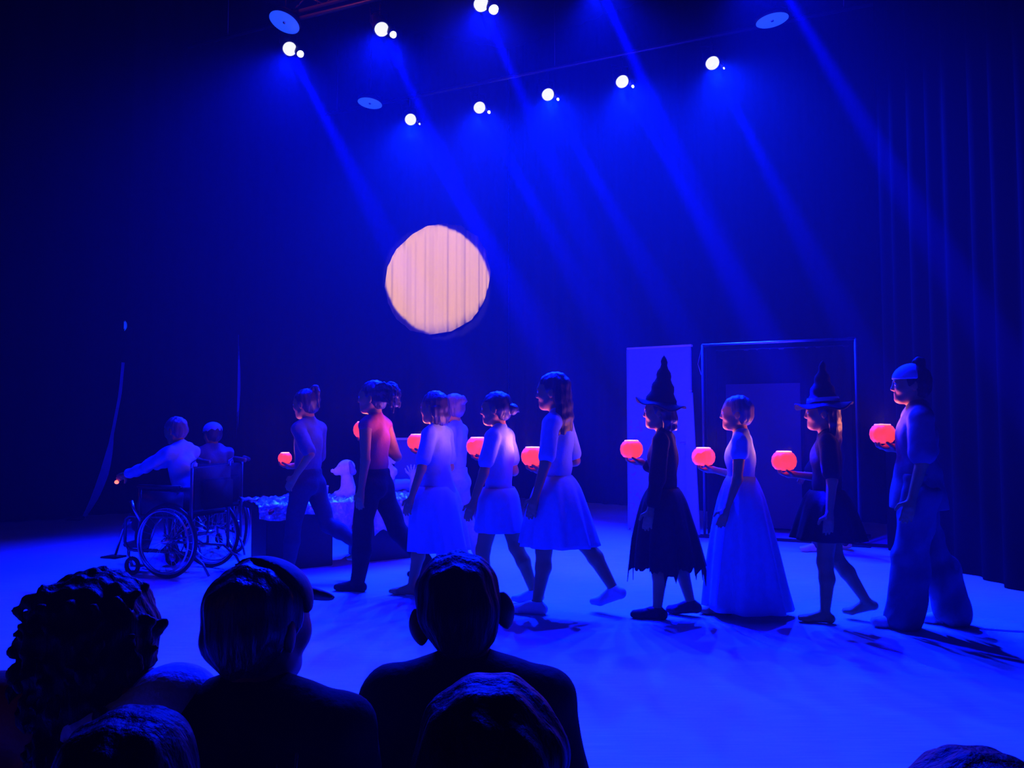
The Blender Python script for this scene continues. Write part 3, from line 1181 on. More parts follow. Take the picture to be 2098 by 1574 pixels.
        if style == 'curly':
            F.ell(s.HP(-.12, 0, .08), (.50 * q, .50 * q, .50 * q), 0.03, s.hr)
            F.ell(s.HP(-.22, .02, -.42), (.30 * q, .44 * q, .42 * q), 0.05, s.hr)
            F.ell(s.HP(-.20, .10, -.85), (.20 * q, .26 * q, .34 * q), 0.05, s.hr)
            for i in range(240):
                th_ = rr.uniform(0, 6.283)
                z = rr.uniform(-1.05, .50)
                w2_ = .50 * math.sqrt(max(0.02, 1 - ((z - .08) / .52) ** 2)) if z > -.25 else .40 - .10 * max(0, -z - .5)
                x, y = w2_ * math.cos(th_) - .14, w2_ * math.sin(th_)
                if x > .05:
                    continue
                out = Vector((math.cos(th_), math.sin(th_), 0)) * rr.uniform(.01, .07)
                strand(s.HP(x, y, z), [tuple(out + Vector((0, 0, rr.uniform(-.05, .03)))), (rr.uniform(-.07, .07), rr.uniform(-.08, .08), -.08), tuple(out * -.7 + Vector((0, 0, -.08))), (rr.uniform(-.06, .06), rr.uniform(-.07, .07), -.05)], .030 * q, .012 * q, 0.004)
        hl = .20

        def clip(X, Y, Z):
            dx, dy, dz = X - fr.x, Y - fr.y, Z - fr.z
            u = (dx * ax.x + dy * ax.y + dz * ax.z) / q
            v = (dx * uz.x + dy * uz.y + dz * uz.z) / q
            # open in front of the ears and below the hair line
            lim = np.where(v > hl, 9.0, 0.02 + np.clip(v + .25, 0, .5) * 0.25)
            face = np.where(v > -.55, u - lim, -1)
            if style == 'curly':
                return np.where(v > -.40, u - .20, -1) * q
            if style in ('short', 'crew', 'bun', 'topbun', 'quiff', 'bunlow'):
                nk = -.34 - v - np.where(u < -.42, .0, 0)
                return np.maximum(face, nk) * q
            return face * q
        return obj(name, F.mesh(name, vox, 0.0034 if style != 'curly' else 0.005, seed, clip, (14, 14, 60) if style != 'curly' else (40, 45, 75)), m, parent)


# ------------------------------------------------------------------ glowing pumpkin lanterns
def lantern_meshes():
    def rib(a, z):
        return 1 - 0.055 * abs(math.cos(4 * a)) ** 3
    prof = [(0.0, 0.004), (0.030, 0.0), (0.055, 0.008), (0.072, 0.03), (0.078, 0.058), (0.074, 0.086), (0.060, 0.108), (0.045, 0.118),
            (0.042, 0.114), (0.056, 0.102), (0.069, 0.082), (0.072, 0.058), (0.066, 0.032), (0.05, 0.014), (0.0, 0.010)]
    return prof, rib


def lantern(px, py, Y, sc, label, power=1.0, tiltx=0.0):
    p = P(px, py, Y)
    t_ = thing('pumpkin_lantern', label, 'lantern', p, rnd.random() * 3, 'glowing lanterns carried in the procession')
    prof, rib = lantern_meshes()
    t_.scale = (sc, sc, sc)
    obj('shell', lathe([(r_, z - 0.055) for r_, z in prof], 48, None, rib), 'shell', t_)
    obj('rim', tube([(0.044 * math.cos(a), 0.044 * math.sin(a), 0.063) for a in [k * math.pi / 12 for k in range(24)]], 0.005, 8, True), 'shell_rim', t_)
    obj('candle', lathe([(0, -0.044), (0.016, -0.044), (0.016, 0.012), (0, 0.012)], 16), 'pale', t_)
    obj('flame', lathe([(0, 0.012), (0.010, 0.022), (0.012, 0.034), (0.006, 0.054), (0, 0.068)], 12), 'flame', t_)
    l = bpy.data.lights.new('candle_light', 'POINT')
    l.energy = power
    l.color = (1.0, 0.24, 0.07)
    l.shadow_soft_size = 0.03
    lo_ = bpy.data.objects.new('candle_light', l)
    lo_.parent = t_
    lo_.location = (0, 0, 0.078)
    C.objects.link(lo_)
    return t_


def place_person(label, px, py, ang, cat='person', group='children walking in the procession', z=0.0, loc=None):
    p = loc if loc is not None else G(px, py)
    return thing('person', label, cat, (p.x, p.y, z), R(ang), group)


def put_lantern(t_, B, i, label, sc=1.0, power=1.0, dx=0.0, dz=0.0):
    """rest the lantern on the holding palm"""
    sh, el, wr, d = B.arm[i]
    d = Vector((d.x, d.y, 0)).normalized()
    loc = wr + d * 0.045 * B.H + Vector((0, 0, 0.070 * sc + 0.0075 * B.H)) + Vector((dx, 0, dz))
    mw = Matrix.Translation(t_.location) @ Matrix.Rotation(t_.rotation_euler.z, 4, 'Z')
    wpos = mw @ loc
    l = lantern(0, 0, 1, sc, label, power)
    l.location = wpos
    return l




def HOLD(H, zl, a=-10, yw=25, stride=0.0):
    """bend the elbow so the lantern rests at height zl"""
    elz = 0.795 * H - 0.168 * H * math.cos(R(a))
    rise = (zl - 0.078) - elz
    up_ = math.asin(max(-0.9, min(0.95, rise / (0.145 * H))))
    return (a, 5, 90 + math.degrees(up_) - a, yw)
PW = 5.0
FACE = 158

# 1 leader in dark trousers
t_ = place_person('first child in line, in short top and dark trousers, elbow bent back', 628, 1184, 160)
B = Body(1.47, legs=((12, 4, 0), (-22, 42, 38)), arms=((-38, 14, 72, 10), HOLD(1.47, 0.945, 5)), head=(0, 6, 0), hs=0.158)
B.skin(t_, hands=('hang', 'hold'))
B.shirt(t_, 'mid', 0.9, hem=0.045)
B.trousers(t_, 'dark', g=0.008)
B.hair(t_, 'hair', 'quiff')
put_lantern(t_, B, 1, 'small red lantern held low by the leading child', 0.72, PW)

# 2
t_ = place_person('child with wind-blown wavy hair, bare-armed red top and slim black trousers', 765, 1209, 160)
B = Body(1.50, legs=((8, 3, 0), (-24, 22, 20)), arms=((-4, 6, 10, 0), HOLD(1.50, 1.15, -20)), head=(8, 0, 0))
B.skin(t_, hands=('hang', 'hold'))
B.shirt(t_, 'red', 0.0, hem=0.03, g=0.009)
B.trousers(t_, 'black2', g=0.012, flare=0.01)
B.hair(t_, 'hair', 'wave')
B.shoes(t_, 'black2')
put_lantern(t_, B, 1, 'red lantern held at chest height by the child with wavy hair', 1.0, PW)

# 3
t_ = place_person('child in a long pale loose dress with short dark hair, third in line', 893, 1219, 160)
B = Body(1.43, legs=((16, 6, 0), (-16, 14, 14)), arms=((6, 16, 10, 0), HOLD(1.43, 1.085, -5)), head=(-6, 0, 0))
B.skin(t_, hands=('hang', 'hold'))
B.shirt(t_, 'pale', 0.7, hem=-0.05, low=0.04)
B.skirt(t_, 'pale', B.pel.z + 0.05, 0.32, 0.12, 0.21, 9, 0.014, (-0.02, 0))
B.hair(t_, 'hair', 'bob')
put_lantern(t_, B, 1, 'red lantern partly hidden by the child in the long pale dress', 0.9, PW)

# 3b behind
t_ = place_person('child with a hair bun walking behind the child in the long pale dress', 932, 1165, 165)
B = Body(1.44, legs=((10, 5, 0), (-12, 12, 12)), arms=((0, 6, 14, 0), (5, 6, 20, 0)), head=(-25, 0, 0))
B.skin(t_)
B.shirt(t_, 'pale', 0.7, hem=-0.05)
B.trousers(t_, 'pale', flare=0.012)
B.hair(t_, 'hair_brown', 'bun')

# 4
t_ = place_person('child in a pale shirt and short pale skirt with bare legs, fourth in line', 1022, 1241, 160)
B = Body(1.41, legs=((14, 5, 0), (-16, 8, 8)), arms=((10, 13, 8, 0), HOLD(1.41, 1.05)), head=(6, 2, 0))
B.skin(t_, hands=('hang', 'hold'))
B.shirt(t_, 'pale', 0.65, hem=-0.03)
B.skirt(t_, 'pale', B.pel.z + 0.07, B.pel.z - 0.22, 0.10, 0.155, 8, 0.007)
B.hair(t_, 'hair', 'bunlow')
B.shoes(t_, 'white')
put_lantern(t_, B, 1, 'lantern with a bright flame showing, held by the child in the short skirt', 1.0, PW)

# 5
t_ = place_person('tall child with long loose hair in a full knee-length dress and pale slippers', 1142, 1255, 160)
B = Body(1.52, legs=((10, 2, 0), (-26, 8, 22)), arms=((4, 16, 10, 0), HOLD(1.52, 0.98, -15)), head=(0, 2, 0))
B.skin(t_, hands=('hang', 'hold'))
B.shirt(t_, 'pale', 0.8, hem=0.03)
B.skirt(t_, 'pale', B.pel.z + 0.10, B.pel.z - 0.34, 0.095, 0.245, 10, 0.014, (-0.01, 0))
B.hair(t_, 'hair', 'long')
B.shoes(t_, 'white')
put_lantern(t_, B, 1, 'pink-red lantern held by the tall child with long hair', 1.02, PW)


def witch_hat(t_, B, height, bend, brim, band=None, tilt=(0, 0, 0)):
    rot = B.hr @ rotm(*tilt)
    base = B.HP(-.06, 0, .30)
    q = B.hs
    bm = bmesh.new()
    rings = []
    n = 14
    seg = 32
    R0 = .43 * q
    for j in range(n + 1):
        t = j / n
        r_ = R0 * (1 - t) ** 1.0 + 0.004
        c = Vector((bend[0] * t ** 2, bend[1] * t ** 2, height * t))
        wob = 0.006 * math.sin(t * 23)
        rings.append([bm.verts.new(base + rot @ (c + Vector(((r_ + wob) * math.cos(2 * math.pi * k / seg), (r_ + wob) * 0.92 * math.sin(2 * math.pi * k / seg), 0)))) for k in range(seg)])
    for A, Bq in zip(rings, rings[1:]):
        for k in range(seg):
            bm.faces.new((A[k], A[(k + 1) % seg], Bq[(k + 1) % seg], Bq[k]))
    bm.faces.new(rings[-1])
    hat = obj('witch_hat', bm, 'black', t_)
    bm = bmesh.new()
    rr_ = []
    for j in range(7):
        t = j / 6
        r_ = R0 * 0.96 + (brim - R0) * t
        rr_.append([bm.verts.new(base + rot @ Vector((r_ * math.cos(2 * math.pi * k / 48), r_ * math.sin(2 * math.pi * k / 48), -0.02 * t + 0.018 * t * t * math.sin(2 * (2 * math.pi * k / 48) + 1) + 0.012 * t * math.sin(5 * (2 * math.pi * k / 48))))) for k in range(48)])
    for A, Bq in zip(rr_, rr_[1:]):
        for k in range(48):
            bm.faces.new((A[k], A[(k + 1) % 48], Bq[(k + 1) % 48], Bq[k]))
    br = obj('brim', bm, 'black2', hat)
    md_ = br.modifiers.new('thick', 'SOLIDIFY')
    md_.thickness = 0.005
    if band:
        bm = bmesh.new()
        rs = []
        for (zz, r_) in ((0.012, R0 * 1.0), (0.036, R0 * 0.94)):
            rs.append([bm.verts.new(base + rot @ Vector(((r_ + .004) * math.cos(2 * math.pi * k / 32), (r_ + .004) * .93 * math.sin(2 * math.pi * k / 32), zz))) for k in range(32)])
        for k in range(32):
            bm.faces.new((rs[0][k], rs[0][(k + 1) % 32], rs[1][(k + 1) % 32], rs[1][k]))
        obj('hat_band', bm, band, hat)
    return hat


# 6 witch
t_ = place_person('child in pointed hat and ragged black skirt walking before the pale door', 1362, 1264, 160)
B = Body(1.37, legs=((4, 2, 0), (-10, 8, 8)), arms=((3, 17, 8, 0), HOLD(1.37, 1.03, 0)), head=(0, 0, 0))
B.skin(t_, 'skin', hands=('hang', 'hold'))
B.shirt(t_, 'black', 1.7, hem=0.0)
B.skirt(t_, 'black2', B.pel.z + 0.10, 0.34, 0.095, 0.215, 12, 0.018, (-0.015, 0), tatter=0.13, seed=5)
B.hair(t_, 'hair', 'bob')
witch_hat(t_, B, 0.30, (0.03, 0.0), 0.165, tilt=(0, -10, 0))
B.shoes(t_, 'black2')
put_lantern(t_, B, 1, 'round red lantern held out in front of the pale door by the pointed-hat child', 0.95, PW)

# 7 robe
t_ = place_person('child with short hair in a long pale floor-length sleeveless robe, a bare arm hanging', 1522, 1258, 160)
B = Body(1.37, legs=((12, 4, 0), (-14, 8, 10)), arms=((4, 14, 16, 0), HOLD(1.37, 0.985, 2)), head=(0, 0, 0))
B.skin(t_, hands=('hang', 'hold'))
B.shirt(t_, 'pale', 0.25, hem=-0.03, g=0.012)
B.skirt(t_, 'pale', B.pel.z + 0.18, 0.045, 0.085, 0.255, 8, 0.018, (-0.03, 0), name='robe_skirt', rows=22)
B.hair(t_, 'hair_brown', 'short')
put_lantern(t_, B, 1, 'red lantern held by the child in the long pale robe, edge over the door frame', 0.98, PW)

# 8 second witch
t_ = place_person('child in a wide-brimmed pointed hat with a pale band and short black dress', 1700, 1272, 160)
B = Body(1.36, legs=((4, 3, 0), (-8, 26, 18)), arms=((-4, 16, 10, 0), HOLD(1.36, 0.955, 4)), head=(0, 0, 0))
B.skin(t_, hands=('hang', 'hold'))
B.shirt(t_, 'black', 0.8, hem=-0.02)
B.skirt(t_, 'black', B.pel.z + 0.10, B.pel.z - 0.20, 0.10, 0.20, 9, 0.014)
B.hair(t_, 'hair', 'long')
witch_hat(t_, B, 0.27, (-0.02, 0.0), 0.175, band='pale', tilt=(0, 4, 0))
put_lantern(t_, B, 1, 'squat bright red lantern held by the child with the pale hat band', 1.0, PW)

# 9 adult at the end
t_ = place_person('tall last figure in a loose top and wide trousers, hair tied on top', 1888, 1283, 160)
B = Body(1.555, legs=((10, 4, 0), (-12, 6, 8)), arms=((2, 9, 14, 0), HOLD(1.585, 1.155, -18)), head=(0, 0, 0), hs=0.150)
B.skin(t_, hands=('hang', 'hold'))
B.shirt(t_, 'mid', 0.75, hem=-0.06, g=0.02, low=0.07, flare=0.02)
B.trousers(t_, 'mid', g=0.02, flare=0.055, folds=0.008)
B.hair(t_, 'hair_black', 'topbun')
F = Field()
F.ell(B.HP(-.055, 0, .17), (.475 * B.hs, .405 * B.hs, .41 * B.hs), 0.01, B.hr)
sc0, sc1 = B.HP(.0, 0, .16), B.HP(-.14, 0, 0)
obj('lit_hair', F.mesh('lit_hair', 0.006, 0.001, clip=lambda X, Y, Z: np.maximum(sc0.z - Z, sc1.x - X)), 'pale', t_)  # pale shell standing for light on the front of the hair
B.shoes(t_, 'white')
put_lantern(t_, B, 1, 'red lantern raised to chest height by the tall figure at the end of the line', 0.98, PW)

# figure in black behind the second witch
t_ = place_person('person in black with pale shoes standing back in the dark by the draped frame', 1700, 1128, 175)
B = Body(1.42, legs=((14, 4, 0), (-12, 5, 4)), arms=((-10, 14, 20, 0), (10, 8, 25, 0)), head=(0, 0, 0))
B.skin(t_, 'skin_dark')
B.shirt(t_, 'black2', 1.8, hem=-0.04)
B.trousers(t_, 'dark', flare=0.01)
B.hair(t_, 'hair_black', 'long')
B.shoes(t_, 'white')


# ------------------------------------------------------------------ wheelchairs
def wheelchair(label, loc, ang, Rw=0.29, W=0.46, seat=0.47, group='wheelchairs at the head of the line'):
    t_ = thing('wheelchair', label, 'wheelchair', loc, R(ang), group)
    hw = W / 2
    for sy in (1, -1):
        c = Vector((0, sy * (hw + 0.03), Rw))
        ring = [Vector((c.x + (Rw - 0.014) * math.cos(a), c.y, c.z + (Rw - 0.014) * math.sin(a))) for a in [k * math.pi / 28 for k in range(56)]]
        wh = obj('wheel', tube(ring, 0.014, 8, True), 'rubber', t_)
        ring = [Vector((c.x + (Rw - 0.034) * math.cos(a), c.y, c.z + (Rw - 0.034) * math.sin(a))) for a in [k * math.pi / 28 for k in range(56)]]
        obj('rim', tube(ring, 0.009, 6, True), 'steel', wh)
        ring = [Vector((c.x + (Rw - 0.05) * math.cos(a), c.y + sy * 0.045, c.z + (Rw - 0.05) * math.sin(a))) for a in [k * math.pi / 28 for k in range(56)]]
        obj('hand_rim', tube(ring, 0.008, 6, True), 'steel', wh)
        bm = bmesh.new()
        for k in range(24):
            a = k * 2 * math.pi / 24
            bm_tube(bm, [c + Vector((0.02 * math.cos(a + 0.5), sy * 0.02 * (-1) ** k, 0.02 * math.sin(a + 0.5))), c + Vector(((Rw - 0.034) * math.cos(a), 0, (Rw - 0.034) * math.sin(a)))], 0.0016, 4)
        obj('spokes', bm, 'steel', wh)
        obj('hub', lathe([(0, -0.05), (0.014, -0.05), (0.026, -0.02), (0.026, 0.02), (0.014, 0.05), (0, 0.05)], 16, Matrix.Translation(c) @ Matrix.Rotation(R(90), 4, 'X')), 'steel', wh)
        # side frame
        y = sy * hw
        fr = bmesh.new()
        bm_tube(fr, [(-0.20, y, 0.92 - .47 + seat - 0.02), (-0.20, y, Rw * 0.6), (-0.18, y, 0.2), (0.40, y, 0.2), (0.44, y, 0.26), (0.44, y, seat - 0.03), (0.40, y, seat), (-0.19, y, seat)], 0.0125, 8)
        bm_tube(fr, [(-0.0, y, 0.2), (-0.0, y, seat)], 0.011, 8)
        bm_tube(fr, [(0.30, y, 0.2), (0.30, y, seat + 0.22)], 0.011, 8)
        obj('side_frame', fr, 'dark_steel', t_)
        obj('armrest', box((-0.10, y - 0.025, seat + 0.22), (0.32, y + 0.025, seat + 0.25), 0.008), 'rubber', t_)
        obj('side_guard', box((-0.12, y - 0.004, seat + 0.01), (0.28, y + 0.004, seat + 0.20), 0.003), 'dark_steel', t_)
        # push handle
        zt = seat + 0.43
        ph = obj('push_handle', tube([(-0.20, y, zt - 0.04), (-0.205, y, zt), (-0.24, y, zt + 0.02), (-0.34, y, zt + 0.01)], 0.013, 8), 'steel', t_)
        obj('grip', tube([(-0.25, y, zt + 0.019), (-0.36, y, zt + 0.006)], 0.019, 10), 'dark', ph)
        # brake lever
        obj('brake', tube([(0.26, y + sy * 0.02, seat - 0.05), (0.33, y + sy * 0.03, seat + 0.06), (0.36, y + sy * 0.03, seat + 0.12)], [0.010, 0.010, 0.016], 8), 'steel', t_)
        # caster
        cs = obj('caster_fork', tube([(0.40, y, 0.22), (0.40, y, 0.15), (0.36, y, 0.075)], 0.012, 8), 'steel', t_)
        ring = [Vector((0.36 + 0.058 * math.cos(a), y, 0.075 + 0.058 * math.sin(a))) for a in [k * math.pi / 12 for k in range(24)]]
        obj('caster', tube(ring, 0.017, 8, True), 'rubber', cs)
        # footrest
        ft = obj('footrest_hanger', tube([(0.43, y * 0.85, seat - 0.04), (0.50, y * 0.82, seat - 0.12), (0.58, y * 0.78, 0.14)], 0.011, 8), 'steel', t_)
        obj('footplate', box((0.53, y * 0.78 - sy * 0.0 - 0.075, 0.115), (0.69, y * 0.78 + 0.055, 0.13), 0.005), 'black_paint', ft)
        # rear anti-tip tube
        obj('tip_guard', tube([(-0.18, y * 0.9, 0.2), (-0.30, y * 0.9, 0.12), (-0.36, y * 0.9, 0.03)], 0.010, 8), 'dark_steel', t_)
    obj('seat', box((-0.18, -hw, seat), (0.40, hw, seat + 0.035), 0.012), 'black', t_)
    obj('backrest', box((-0.225, -hw, seat + 0.06), (-0.19, hw, seat + 0.40), 0.012), 'black2', t_)
    bm = bmesh.new()
    bm_tube(bm, [(0.05, -hw, 0.2), (0.05, hw, seat)], 0.010, 8)
    bm_tube(bm, [(0.08, hw, 0.2), (0.08, -hw, seat)], 0.010, 8)
    bm_tube(bm, [(0, -hw - 0.03, Rw), (0, hw + 0.03, Rw)], 0.010, 8)
    obj('cross_brace', bm, 'dark_steel', t_)
    obj('carry_bag', box((-0.30, -hw * 0.75, seat + 0.06), (-0.23, hw * 0.75, seat + 0.30), 0.02), 'black', t_)
    return t_


w1 = Vector((-2.62, 6.34, 0))
A1 = 162
wheelchair('front wheelchair with large near wheel side-on at the head of the line', w1, A1, 0.29, 0.44, 0.47)
t_ = thing('person', 'person leaning forward in the front wheelchair, arm stretched ahead with a red light', 'person', w1 + Vector((-0.045, 0.015, 0)), R(A1))
B = Body(1.34, legs=((84, 76, 0), (84, 34, -12)), arms=((70, 8, 8, 0), (76, 6, 14, 6)), lean=9, head=(0, 14, 0), sit=0.505)
B.skin(t_, hands=('point', 'hang'))
B.shirt(t_, 'pale', 1.85, hem=-0.02, g=0.014, folds=0.008)
B.trousers(t_, 'dark', g=0.018, flare=0.015)
B.hair(t_, 'hair_brown', 'short')
B.shoes(t_, 'mid')
hx = B.arm[0][2] + B.arm[0][3] * 0.10
lt = obj('hand_light', lathe([(0, -0.016), (0.012, -0.012), (0.018, 0), (0.012, 0.012), (0, 0.016)], 14), 'ember')
lt.location = Matrix.Translation(w1 + Vector((-0.045, 0.015, 0))) @ Matrix.Rotation(R(A1), 4, 'Z') @ (hx + Vector((0.0, 0, -0.03)))
tag(lt, 'tiny glowing red light held in the outstretched hand of the seated person', 'light')

w2 = Vector((-2.78, 7.18, 0))
A2 = 130
wheelchair('rear wheelchair seen from behind with both push handles showing', w2, A2, 0.275, 0.42, 0.45)
t_ = thing('person', 'seated person with a cap in the rear wheelchair, back to the viewer', 'person', w2 + Vector((0.05, -0.06, 0)), R(A2))
B = Body(1.28, legs=((86, 86, 0), (86, 86, 0)), arms=((20, 8, 60, 10), (20, 8, 60, 10)), lean=4, head=(8, 6, 0), sit=0.485)
B.skin(t_)
B.shirt(t_, 'mid', 1.8, hem=-0.02, g=0.014, folds=0.008)
B.trousers(t_, 'black2', g=0.014)
B.hair(t_, 'hair', 'short')
B.shoes(t_, 'dark')
F = Field()
F.ell(B.HP(-.05, 0, .22), (.47 * B.hs, .40 * B.hs, .36 * B.hs), 0.01, B.hr)
czz = B.HP(0, 0, .16)
cap = obj('cap', F.mesh('cap', 0.006, clip=lambda X, Y, Z: czz.z - Z), 'pale', t_)
F = Field()
F.ell(B.HP(.42, 0, .18), (.26 * B.hs, .26 * B.hs, .03 * B.hs), 0.01, B.hr)
obj('visor', F.mesh('visor', 0.005), 'dark', cap)


# ------------------------------------------------------------------ covered table with its props
TA = Vector((-2.02, 6.28, 0))
TB = Vector((-0.80, 7.05, 0))
td = (TB - TA).normalized()
ta = math.atan2(td.y, td.x)
TL = (TB - TA).length
TZ = 0.535
t_ = thing('low_table', 'low black box table under a crinkled foil blanket behind the leading children', 'table', TA, ta)
obj('tabletop', box((0, 0, TZ - 0.05), (TL, 0.62, TZ), 0.006), 'black_paint', t_, False)
obj('box_leg', box((0.06, 0.06, 0), (0.62, 0.56, TZ - 0.052), 0.006), 'black_paint', t_, False)
obj('box_leg', box((TL - 0.50, 0.06, 0), (TL - 0.05, 0.56, TZ - 0.052), 0.006), 'black_paint', t_, False)


def blanket():
    bm = bmesh.new()
    nu, nv = 110, 56
    rr = random.Random(3)
    top = {}

    def drop(u):
        # how far the cloth hangs down the front at distance u along the table
        if u < 0.95:
            base = 0.10 + 0.02 * math.sin(u * 13)
            base += 0.20 * math.exp(-((u - 0.70) / 0.06) ** 2)
        else:
            base = 0.30 + 0.05 * math.sin(u * 23)
        return base
    rows_ = []
    for i in range(nu + 1):
        u = -0.03 + (TL + 0.08) * i / nu
        row = []
        for j in range(nv + 1):
            v = j / nv
            crin = 0.010 * math.sin(u * 31 + v * 9) + 0.007 * math.sin(u * 57 - v * 21) + 0.006 * rr.random()
            if v < 0.45:           # hanging front
                t = 1 - v / 0.45
                x, y, z = u, -0.022 - 0.018 * t - abs(0.025 * t * math.sin(u * 36)), TZ + 0.006 - drop(u) * t
                y -= abs(crin) * 0.8
            else:
                t = (v - 0.45) / 0.55
                x, y, z = u, -0.02 + 0.63 * t, TZ + 0.010 + abs(crin) * 1.4 + 0.012 * math.sin(t * 9 + u * 5) ** 2
            row.append(bm.verts.new((x, y, z)))
        rows_.append(row)
    for A, Bq in zip(rows_, rows_[1:]):
        for j in range(nv):
            bm.faces.new((A[j], Bq[j], Bq[j + 1], A[j + 1]))
    return bm


bl = obj('foil_blanket', blanket(), 'foil')
bl.location = TA
bl.rotation_euler = (0, 0, ta)
md = bl.modifiers.new('thick', 'SOLIDIFY')
md.thickness = 0.003
tag(bl, 'crinkled silvery blanket with dark red patches draped over the low table', 'blanket')


def on_table(px, Yoff):
    """world point on the table whose image column is px, Yoff metres in from the front edge"""
    q = TA + Vector((-td.y, td.x, 0)) * Yoff
    dx = (px - CX) / FPX
    # q + td*s with X = dx*Y
    s_ = (dx * q.y - q.x) / (td.x - dx * td.y)
    r_ = q + td * s_
    return Vector((r_.x, r_.y, TZ + 0.03))


# plush dog
p = on_table(716, 0.30)
t_ = thing('plush_dog', 'white plush dog with a dark floppy ear sitting on the foil blanket', 'stuffed toy', p, R(200))
F = Field()
F.cone((0, 0, 0.03), (0.015, 0, 0.16), 0.072, 0.052, 0.03)
F.cone((0.02, 0.04, 0.13), (0.06, 0.055, 0.02), 0.025, 0.022, 0.02)
F.cone((0.02, -0.04, 0.13), (0.06, -0.055, 0.02), 0.025, 0.022, 0.02)
F.cone((0.02, 0.05, 0.02), (0.10, 0.06, 0.015), 0.035, 0.022, 0.02)
F.cone((0.02, -0.05, 0.02), (0.10, -0.06, 0.015), 0.035, 0.022, 0.02)
F.ell((0.02, 0, 0.255), (0.075, 0.07, 0.065), 0.03)
F.cone((0.06, 0, 0.235), (0.105, 0, 0.215), 0.042, 0.034, 0.03)
F.cone((-0.05, 0, 0.03), (-0.12, 0, 0.06), 0.016, 0.010, 0.02)
obj('body', F.mesh('body', 0.006), 'plush', t_)
for sy in (1, -1):
    F = Field()
    F.cone((-0.005, sy * 0.062, 0.295), (-0.025, sy * 0.085, 0.215), 0.016, 0.030, 0.02)
    obj('ear', F.mesh('ear', 0.006), 'plush_dark', t_)
    e = obj('eye', lathe([(0, -.009), (.007, -.006), (.009, 0), (.007, .006), (0, .009)], 10), 'rubber', t_)
    e.location = (0.082, sy * 0.03, 0.265)
e = obj('nose', lathe([(0, -.018), (.014, -.012), (.018, 0), (.014, .012), (0, .018)], 12), 'white', t_)
e.location = (0.142, 0, 0.222)
# raised plaster foot
p = on_table(800, 0.32)
t_ = thing('foot_prop', 'pale bare foot prop pointing up from the blanket with its toes spread', 'prop', p, R(170))
F = Field()
F.cone((0.0, 0, 0.0), (-0.01, 0, 0.15), 0.042, 0.030, 0.02)
F.cone((-0.01, 0, 0.15), (0.02, 0, 0.20), 0.034, 0.032, 0.02)
F.cone((-0.035, 0, 0.20), (0.03, 0, 0.27), 0.030, 0.034, 0.02)
F.cone((-0.035, 0.0, 0.20), (-0.04, 0, 0.19), 0.034, 0.03, 0.02)
F.cone((0.03, 0, 0.27), (0.045, 0.0, 0.315), 0.034, 0.026, 0.02)
F.cone((0.045, 0.0, 0.30), (0.075, 0.0, 0.365), 0.020, 0.017, 0.01)
for q in range(4):
    F.cone((0.02 - 0.018 * q, -0.005, 0.305 - 0.008 * q), (0.022 - 0.026 * q, -0.012, 0.352 - 0.012 * q), 0.014, 0.0115, 0.004)
obj('foot', F.mesh('foot', 0.005), 'plaster', t_)
obj('ankle_cuff', lathe([(0.044, 0.0), (0.05, 0.03), (0.046, 0.09), (0.05, 0.12), (0.044, 0.13)], 24), 'foil', t_)
# raised hand
p = on_table(846, 0.36)
t_ = thing('hand_prop', 'pale hand prop with spread fingers rising beside the pale foot prop', 'prop', p, R(170))
F = Field()
F.cone((0, 0, 0), (0, 0, 0.12), 0.030, 0.020, 0.02)
F.ell((0.0, 0, 0.165), (0.034, 0.016, 0.042), 0.015)
for q in range(4):
    x = -0.028 + 0.019 * q
    F.cone((x * 0.9, 0, 0.185), (x * 1.5, 0.0, 0.225), 0.0085, 0.0075, 0.005)
    F.cone((x * 1.5, 0.0, 0.225), (x * 1.9, -0.01, 0.255 - 0.01 * abs(q - 1.5)), 0.0075, 0.006, 0.005)
F.cone((0.02, 0, 0.15), (0.058, 0, 0.185), 0.011, 0.0085, 0.01)
F.cone((0.058, 0, 0.185), (0.072, 0, 0.215), 0.0085, 0.0065, 0.01)
obj('hand', F.mesh('hand', 0.004), 'plaster', t_)
# cushion and cup
p = on_table(826, 0.50)
t_ = thing('cushion', 'silvery cushion lying on the blanket between the foot prop and the dark panel', 'cushion', p, ta)
F = Field()
F.ell((0, 0, 0.055), (0.22, 0.09, 0.055), 0.02)
obj('cushion_body', F.mesh('cushion_body', 0.008, 0.004), 'pale', t_)
p = on_table(664, 0.25)
t_ = thing('cup', 'dark cup with a bright white rim standing on the foil blanket', 'cup', p)
obj('cup_body', lathe([(0, 0), (0.040, 0), (0.046, 0.095), (0.042, 0.095), (0.037, 0.008), (0, 0.008)], 24), 'panel', t_)
obj('cup_rim', tube([(0.044 * math.cos(a), 0.044 * math.sin(a), 0.096) for a in [k * math.pi / 12 for k in range(24)]], 0.005, 6, True), 'white', t_)

# panel behind the table
pa = Vector((-1.20, 7.95, 0))
pb = Vector((-0.62, 8.15, 0))
pd = (pb - pa).normalized()
t_ = thing('screen_panel', 'plain blue panel with a thin pale top rail standing behind the table', 'panel', pa, math.atan2(pd.y, pd.x))
PL = (pb - pa).length
obj('board', box((0, 0, 0.0), (PL, 0.03, 1.04), 0.004), mat('dull_panel', (0.10, 0.11, 0.13), 0.7, noise=0.1, scale=6), t_, False)
obj('top_rail', box((-0.01, -0.008, 1.041), (PL + 0.01, 0.038, 1.062), 0.003), 'white', t_, False)
obj('foot', box((0.02, -0.12, 0), (0.06, 0.15, 0.03), 0.004), 'black_paint', t_, False)
obj('foot', box((PL - 0.06, -0.12, 0), (PL - 0.02, 0.15, 0.03), 0.004), 'black_paint', t_, False)

